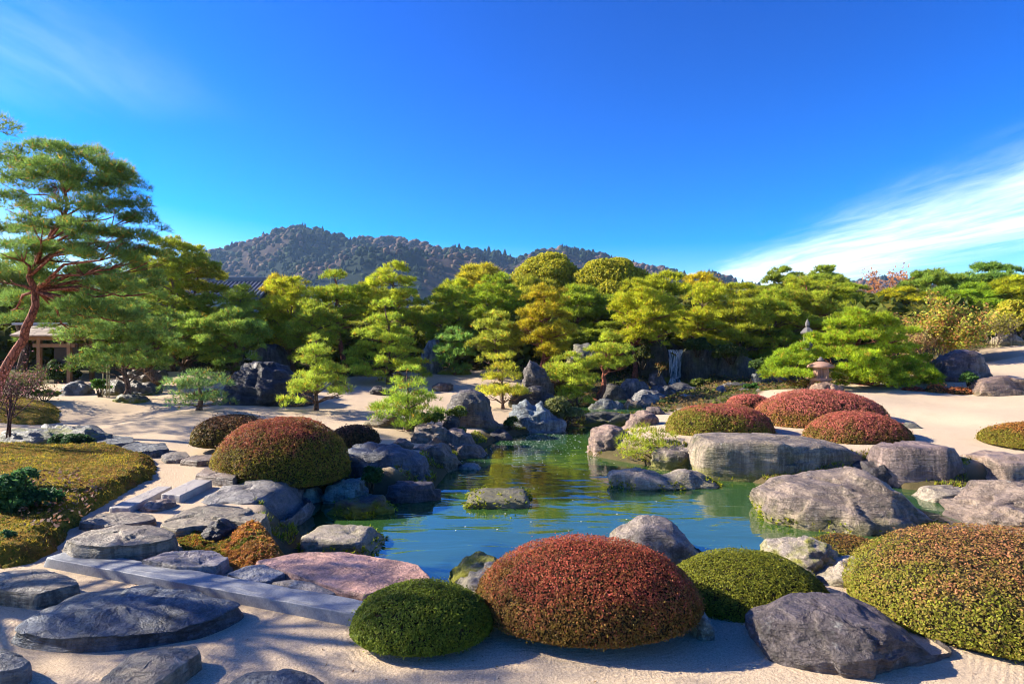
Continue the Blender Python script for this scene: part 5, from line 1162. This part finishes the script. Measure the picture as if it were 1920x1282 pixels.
MB1 = [(-320, 1070), (0, 1057), (62, 1045), (116, 1021), (140, 985), (165, 958), (225, 925), (285, 893), (300, 872), (290, 856), (215, 842), (100, 846), (0, 846), (-200, 850), (-420, 900)]
moss_bank('moss_bank', MB1, .2, .06, .06, 28000, 5)
moss_bank('moss_mound', [A(px, py, Y)[:2] for px, py, Y in ((-80, 770, 15.5), (60, 775, 15.6), (130, 772, 16.5), (128, 755, 18.2), (60, 748, 19.5), (-60, 745, 19.5))], .22, .12, .05, 5000, 6, .9)
# fallen leaves on the shaded part of the moss
r = np.random.default_rng(31)
q = np.array([G(a, b, .2)[:2] for a, b in ((60, 900), (130, 890), (165, 930), (150, 965), (110, 1000), (60, 985), (70, 940))])
p = r.uniform(q.min(0), q.max(0), (900, 2)); p = p[poly_sd(q, p[:, 0], p[:, 1]) > -.15]
P = np.column_stack([p, ground(p[:, 0], p[:, 1])+.25+r.uniform(0, .05, len(p))])
cc = np.array([(.20, .10, .06), (.13, .06, .035), (.26, .17, .13)])[r.integers(0, 3, len(p))]
t = link('leaf_litter', mesh('leaf_litter', *leaves(P, np.tile([0, 0, 1.], (len(P), 1)), .055, cc, r, .6, .6), smooth=False), M_LEAF, None, (1, 1, 1)); tag(t, 'dry brown leaves fallen on the shaded moss', 'leaf litter', kind='stuff')
# small pale specks scattered on the water, mostly at the back of the pond
P = []
for _ in range(520):
    px, py = r.normal(1000, 62), 812+abs(r.normal(0, 22)); x, y, _z = G(px, py, WZ+.004)
    if poly_sd(POND, np.array([x]), np.array([y]))[0] > .15: P.append((x, y, WZ+.006))
for _ in range(40):
    px, py = r.uniform(830, 1250), r.uniform(850, 1000); x, y, _z = G(px, py, WZ+.004)
    if poly_sd(POND, np.array([x]), np.array([y]))[0] > .15: P.append((x, y, WZ+.006))
P = np.array(P); V, Fc, cc = leaves(P, np.tile([0, 0, 1.], (len(P), 1)), .034, np.full((len(P), 3), .8), r, .7, .02)
V[:, 2] = WZ+.006
t = link('pond_specks', mesh('pond_specks', V, Fc, smooth=False), M_SPECK); tag(t, 'pale specks scattered on the back of the pond', 'petals', kind='stuff')

# grassy moss along the pond's edge, leaf litter and low plants on the earth of the banks
r = np.random.default_rng(61)
lo, hi = np.array(POND).min(0)-.6, np.array(POND).max(0)+.6
p = r.uniform(lo, hi, (160000, 2)); sd = poly_sd(POND, p[:, 0], p[:, 1])
k = (sd < .10) & (sd > -.42) & ((p[:, 1] > 8.4) | (p[:, 0] < -2.2)); p = p[k][:9000]
f = fbm(np.column_stack([p*1.1, 0*p[:, 0]]), 3); p = p[f > -.12]; f = f[f > -.12]
z = np.maximum(ground(p[:, 0], p[:, 1]), WZ+.0)
cc = np.array([(.20, .24, .02), (.12, .16, .02), (.26, .26, .025), (.16, .11, .03)])[r.integers(0, 4, len(p))]*(1+.5*f[:, None]+r.normal(0, .15, (len(p), 1)))
V, Fc, cc = needles(np.column_stack([p, z-.01]), np.tile([0, 0, 1.], (len(p), 1)), .085, .02, 4, np.clip(cc, .004, 1), r, .65)
t = link('bank_grass', mesh('bank_grass', V, Fc, cc, smooth=False), M_LEAF, None, (1.3, 1.3, 1.2)); tag(t, 'yellow green moss and grass fringing the water line of the pond', 'grass', kind='stuff')
p = np.column_stack([r.uniform(-16, 26, 60000), r.uniform(19, 33, 60000)])
pxp = 960+F*p[:, 0]/p[:, 1]; ym = np.interp(pxp, [-400, 100, 345, 500, 640, 780, 960, 1000, 1100, 1240, 1400, 1450, 1750, 1800, 1870, 1920, 2400], [24, 25, 27, 26.5, 28, 31.5, 31, 22, 20.5, 20.3, 19.8, 22, 22.6, 25, 28.2, 28.6, 29])
k = ((p[:, 1] > ym+.1) | (poly_sd(STREAM, p[:, 0], p[:, 1]) > -.9)) & (poly_sd(STREAM, p[:, 0], p[:, 1]) < .05); p = p[k][:16000]
f = fbm(np.column_stack([p*.7, 0*p[:, 0]]), 3); z = ground(p[:, 0], p[:, 1])
cc = np.array([(.12, .15, .025), (.08, .10, .02), (.20, .13, .05), (.16, .17, .03)])[np.clip(((f+.5)*4).astype(int), 0, 3)]*(1+r.normal(0, .2, (len(p), 1)))
V, Fc, cc = leaves(np.column_stack([p, z+.03+r.uniform(0, .16, len(p))*np.clip(f+.5, .1, 1)]), np.tile([0, -.3, 1.], (len(p), 1)), .15, np.clip(cc, .004, 1), r, .5, .7)
t = link('bank_ground_cover', mesh('bank_ground_cover', V, Fc, cc, smooth=False), M_LEAF, None, (1.2, 1.2, 1.1)); tag(t, 'low mixed green and brown plants covering the earth of the stream banks', 'ground cover', kind='stuff')
# a few dry leaves and needles lying on the near sand
p = np.column_stack([r.uniform(-6, 6, 700), r.uniform(3, 11, 700)]); p = p[poly_sd(POND, p[:, 0], p[:, 1]) < -.5][:330]
cc = np.array([(.20, .10, .05), (.12, .07, .04), (.28, .19, .09)])[r.integers(0, 3, len(p))]
V, Fc, cc = leaves(np.column_stack([p, ground(p[:, 0], p[:, 1])+.006]), np.tile([0, 0, 1.], (len(p), 1)), .028, cc, r, .4, .25)
t = link('sand_litter', mesh('sand_litter', V, Fc, cc, smooth=False), M_LEAF, None, (1, 1, 1)); tag(t, 'scattered dry leaf specks on the raked sand', 'leaf litter', kind='stuff')

# bright moss growing along the waterline of the wetter rocks
r = np.random.default_rng(62); P = []; N = []
for o in ROCKS:
    if o.color[3] >= .3 and abs(o.location.z-WZ) < .08 and o.location.y < 16:
        co = np.empty(len(o.data.vertices)*3, np.float32); o.data.vertices.foreach_get('co', co); co = co.reshape(-1, 3)+np.array(o.location)
        q = co[(co[:, 2] > WZ-.01) & (co[:, 2] < WZ+.13)]
        if len(q) == 0: continue
        q = q[r.integers(0, len(q), 420)]+r.normal(0, .02, (420, 3)); f = fbm(q*2.2, 2); q = q[f > -.05]
        P.append(q); d = q-np.array(o.location); d[:, 2] = .25; N.append(unit(d))
P = np.concatenate(P); N = np.concatenate(N)
cc = np.array([(.36, .36, .02), (.20, .24, .02), (.28, .30, .02), (.10, .12, .015)])[r.integers(0, 4, len(P))]*(1+r.normal(0, .15, (len(P), 1)))
V, Fc, cc = needles(P, N, .055, .022, 4, np.clip(cc, .004, 1), r, .7)
t = link('waterline_moss', mesh('waterline_moss', V, Fc, cc, smooth=False), M_LEAF, None, (1.2, 1.2, 1.1)); tag(t, 'bright yellow green moss at the waterline of the pond rocks', 'moss', kind='stuff')

# dark undergrowth that closes the wood behind the garden
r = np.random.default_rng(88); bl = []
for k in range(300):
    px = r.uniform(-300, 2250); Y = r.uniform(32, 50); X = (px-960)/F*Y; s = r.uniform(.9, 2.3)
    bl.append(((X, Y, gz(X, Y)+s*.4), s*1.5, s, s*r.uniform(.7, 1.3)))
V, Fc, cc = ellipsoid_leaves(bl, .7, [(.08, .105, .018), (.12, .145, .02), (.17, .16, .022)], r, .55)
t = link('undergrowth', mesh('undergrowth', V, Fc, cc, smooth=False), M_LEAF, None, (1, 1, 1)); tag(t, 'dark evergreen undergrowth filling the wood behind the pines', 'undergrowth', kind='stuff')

# ------------------------------------------------------------------ buildings and stone lanterns
def gate():
    Y = 24.5; xl, _, z0 = A(74, 722, Y); g = gz(xl+.8, Y)
    root = empty('garden_gate', (xl, Y, g)); tag(root, 'small wooden gate with shingled roof behind the leaning red trunk', 'gate')
    zr = A(0, 632, Y)[2]-g; ztop = A(0, 607, Y)[2]-g; W = A(165, 0, Y)[0]-xl
    for x, y in ((0, 0), (W*.62, .0), (0, 1.3), (W*.62, 1.3)):
        MB().box((x, y, zr/2), (.14, .14, zr)).build('post', M_WOOD, root)
    for y in (0, 1.3): MB().box((W*.31, y, zr-.35), (W*.62+.5, .1, .14)).build('beam', M_WOOD, root)
    for y in (-.0, 1.3): MB().box((W*.31, y, zr-.06), (W+.6, .12, .12)).build('beam', M_WOOD, root)
    MB().box((W*.31, .65, zr*.45), (W*.5, .05, zr*.85)).build('door', M_DARKWOOD, root)
    x0, x1 = A(37, 0, Y)[0]-xl, A(200, 0, Y)[0]-xl; rows = 6; r = np.random.default_rng(8)
    roof = MB().box(((x0+x1)/2, .65, zr+.03), (x1-x0-.1, 2.1, .05)).build('roof', M_WOOD, root)
    for side in (-1, 1):
        for k in range(rows):
            t = k/rows; y = .65+side*(1.15*(1-t)); z = zr+.04+(ztop-zr-.08)*t
            if side > 0 and k % 2: continue
            x = x0
            while x < x1-.05:
                wd = min(r.uniform(.22, .4), x1-x)
                b = MB(); dy = -side*.34
                v = [(x+.008, y, z+.0), (x+wd-.008, y, z+.0), (x+wd-.008, y+dy, z+.12), (x+.008, y+dy, z+.12)]
                th = r.uniform(.035, .06); b.v = v+[(a, c, d+th) for a, c, d in v]
                b.f = [[3, 2, 1, 0], [4, 5, 6, 7], [0, 1, 5, 4], [1, 2, 6, 5], [2, 3, 7, 6], [3, 0, 4, 7]]
                b.build('shingle', M_SHINGLE, roof); x += wd
    MB().box(((x0+x1)/2-.35, .65, ztop+.02), (x1-x0+.9, .22, .1)).build('ridge_cap', M_RIDGE, root)
gate()
def stakes():
    x, y, z = A(199, 742, 20.4); root = empty('bamboo_stakes', (x, y, z)); tag(root, 'two thin upright bamboo poles beside the small bright green bush', 'bamboo poles')
    for dx, h in ((-.12, 1.45), (.02, 1.3), (.1, 1.38)): MB().tube([(dx, 0, -.1), (dx+.01, 0, h*.5), (dx, 0, h)], .022, 6).build('pole', M_BAMBOO, root, True)
stakes()
def house():
    Y = 36; xr, _, ze = A(492, 558, Y); xl = A(335, 0, Y)[0]; g = gz((xl+xr)/2, Y); zr = A(490, 524, Y)[2]
    root = empty('storehouse', ((xl+xr)/2, Y+2, g)); tag(root, 'white plaster storehouse with dark tiled roof between the pines', 'building')
    cx_ = (xl+xr)/2; W = xr-xl; D = 4.6; H = ze-g; R = zr-g
    b = MB(); w2 = W/2-.35; d = D/2-.4
    b.v = [(-w2, -d, -.2), (w2, -d, -.2), (w2, d, -.2), (-w2, d, -.2), (-w2, -d, H), (w2, -d, H), (w2, d, H), (-w2, d, H), (-w2, 0, R-.25), (w2, 0, R-.25)]
    b.f = [[0, 1, 5, 4], [1, 2, 6, 9, 5], [2, 3, 7, 6], [3, 0, 4, 8, 7], [4, 5, 9, 8], [6, 7, 8, 9]]
    b.build('wall', M_PLASTER, root)
    MB().box((W*.2, -d-.03, H*.62), (.7, .08, .6)).build('window', M_DARKWOOD, root)
    MB().box((w2+.03, 0, H+.45), (.08, .6, .5)).build('window', M_DARKWOOD, root)
    roof = MB()
    for s in (-1, 1):
        a = [(-W/2, s*D/2, H-.12), (W/2, s*D/2, H-.12), (W/2, 0, R), (-W/2, 0, R)]
        n = len(roof.v); roof.v += a+[(x, y, z+.12) for x, y, z in a]
        roof.f += [[n+3, n+2, n+1, n], [n+4, n+5, n+6, n+7], [n, n+1, n+5, n+4], [n+1, n+2, n+6, n+5], [n+2, n+3, n+7, n+6], [n+3, n, n+4, n+7]]
    ro = roof.build('roof', M_TILE, root)
    k = int(W/.27); me = None
    for s in (-1, 1):
        for i in range(k+1):
            x = -W/2+.06+i*(W-.12)/k
            if me is None:
                mb = MB(); L = math.hypot(D/2, R-H+.12); n = 9
                for j in range(n):
                    mb.box((0, 0, 0), (0, 0, 0)) if False else None
                mb.tube([(0, 0, 0), (0, D/4, (R-H+.12)/2), (0, D/2, R-H+.12)], [.075, .075, .07], 7); me = mesh('roof_tile_roll', mb.v, mb.f)
            o = link('roof_tile_roll', me, M_TILE, ro); o.location = (x, s*D/2*1.0, H); o.rotation_euler = (0, 0, 0 if s < 0 else PI)
    MB().box((0, 0, R+.17), (W+.1, .34, .3)).build('ridge', M_TILE, root)
    MB().box((0, 0, R+.35), (W+.16, .24, .06)).build('ridge_cap', M_RIDGE, root)
    for s in (-1, 1): MB().lathe((s*(W/2+.05), 0, R+.15), [(.26, -.15), (.3, .1), (.22, .35), (.06, .5)], 8).build('ridge_end_tile', M_TILE, root)
    for s in (-1, 1): MB().tube([(W/2+.02, s*(D/2+.05), H-.15), (W/2+.02, s*D/4, (H+R)/2-.1), (W/2+.02, 0, R-.02)], [.09, .09, .09], 6).build('bargeboard', M_DARKWOOD, root)
house()
def lantern_tall():
    Y = 27; x, _, zb = A(1514, 655, Y); g = gz(x, Y); zt = A(0, 598, Y)[2]; root = empty('stone_lantern', (x, Y, g)); tag(root, 'dark pedestal stone lantern standing among the pines', 'stone lantern', 'stone lanterns of the garden')
    h = zt-g; root.scale = (.68, .68, 1)
    MB().lathe((0, 0, 0), [(.42, -.1), (.42, .12), (.3, .2)], 6).build('base', M_LANTERN, root)
    MB().lathe((0, 0, .2), [(.17, 0), (.16, (h-1.5)*.5), (.18, h-1.55)], 10).build('shaft', M_LANTERN, root)
    MB().lathe((0, 0, h-1.35), [(.2, 0), (.36, .12), (.36, .22)], 6).build('platform', M_LANTERN, root)
    fb = MB()
    for k in range(6): q = k*PI/3; fb.box((.2*math.cos(q), .2*math.sin(q), h-.9), (.1, .1, .46), q)
    fb.lathe((0, 0, h-.9), [(.12, -.22), (.12, .22)], 6); fb.build('fire_box', M_LANTERN, root)
    MB().lathe((0, 0, h-.68), [(.46, 0), (.5, .06), (.3, .2), (.14, .3)], 6).build('roof', M_LANTERN, root)
    MB().lathe((0, 0, h-.38), [(.1, 0), (.16, .08), (.15, .2), (.02, .38)], 8).build('finial', M_LANTERN, root)
lantern_tall()
def lantern_low():
    Y = 20.9; x, _, z = A(1539, 724, Y); g = gz(x, Y); root = empty('stone_lantern', (x, Y, g)); tag(root, 'low mushroom shaped pinkish stone lantern beside the broad layered pine', 'stone lantern', 'stone lanterns of the garden')
    zc = A(0, 688, Y)[2]-g; w = .5
    MB().lathe((0, 0, zc), [(.36, -.03), (.46, .0), (.42, .07), (.26, .16), (.1, .2)], 14).build('cap', M_PINKSTONE, root, True)
    MB().lathe((0, 0, zc+.2), [(.09, 0), (.12, .06), (.03, .16)], 8).build('finial', M_LANTERN, root, True)
    b = MB()
    for k in range(4): q = k*PI/2+.5; b.box((.2*math.cos(q), .2*math.sin(q), zc-.2), (.13, .13, .36), q)
    b.lathe((0, 0, zc-.2), [(.15, -.18), (.15, .18)], 6); b.build('fire_box', M_PINKSTONE, root)
    MB().lathe((0, 0, zc-.47), [(.3, -.03), (.36, 0), (.36, .09)], 12).build('platform', M_PINKSTONE, root)
    for k in range(3): q = k*2*PI/3+.3; MB().tube([(.22*math.cos(q), .22*math.sin(q), zc-.48), (.36*math.cos(q), .36*math.sin(q), (zc-.5)*.6), (.38*math.cos(q), .38*math.sin(q), -.05)], [.09, .08, .09], 6).build('leg', M_PINKSTONE, root, True)
lantern_low()
boulder('rounded pink brown stone at the foot of the mushroom shaped lantern', [(1520, 728), (1530, 719), (1555, 717), (1575, 722), (1582, 730)], 734, .7, Y=19.9, n=2.5, tint=(.33, .22, .16))
# pines out of the frame on the left whose shade falls over the near path and the left sand
pine('pine beyond the left frame edge whose needle tip reaches into the sky view', -200, 150, 560, 300, (-270, 860), 9.0, (.10, .15, .03), bark='red', seed=150, thick=.16,
     trunk=[(-270, 870), (-262, 700), (-275, 520), (-255, 350), (-240, 230)], pads=[(-240, 190, 230, 70, 0), (-60, 232, 150, 60, .1), (-150, 260, 160, 60, -.5), (-330, 280, 200, 70, .4), (-250, 330, 200, 70, -.6)])
pine('shade pine beside the near path, outside the left frame edge', -660, 30, 560, 660, (-650, 1070), 6.0, (.10, .15, .03), 'umbrella', 'red', seed=151, thick=.14, ratio=.30, dens=.55)
pine('shade pine on the left sand, outside the left frame edge', -270, 330, 560, 300, (-250, 760), 18.0, (.10, .15, .03), 'umbrella', 'red', seed=152, thick=.14, ratio=.26, dens=.5)
# ------------------------------------------------------------------ air
HAZE = 0.00014
m, t = newmat('haze_air'); t.n('ShaderNodeOutputMaterial', {'Volume': t.n('ShaderNodeVolumePrincipled', {'Color': (.35, .6, 1, 1), 'Density': HAZE, 'Anisotropy': .2}).outputs[0]})
MB().box((0, 740, 106), (3200, 1660, 222)).build('haze', m).__setitem__('kind', 'stuff')
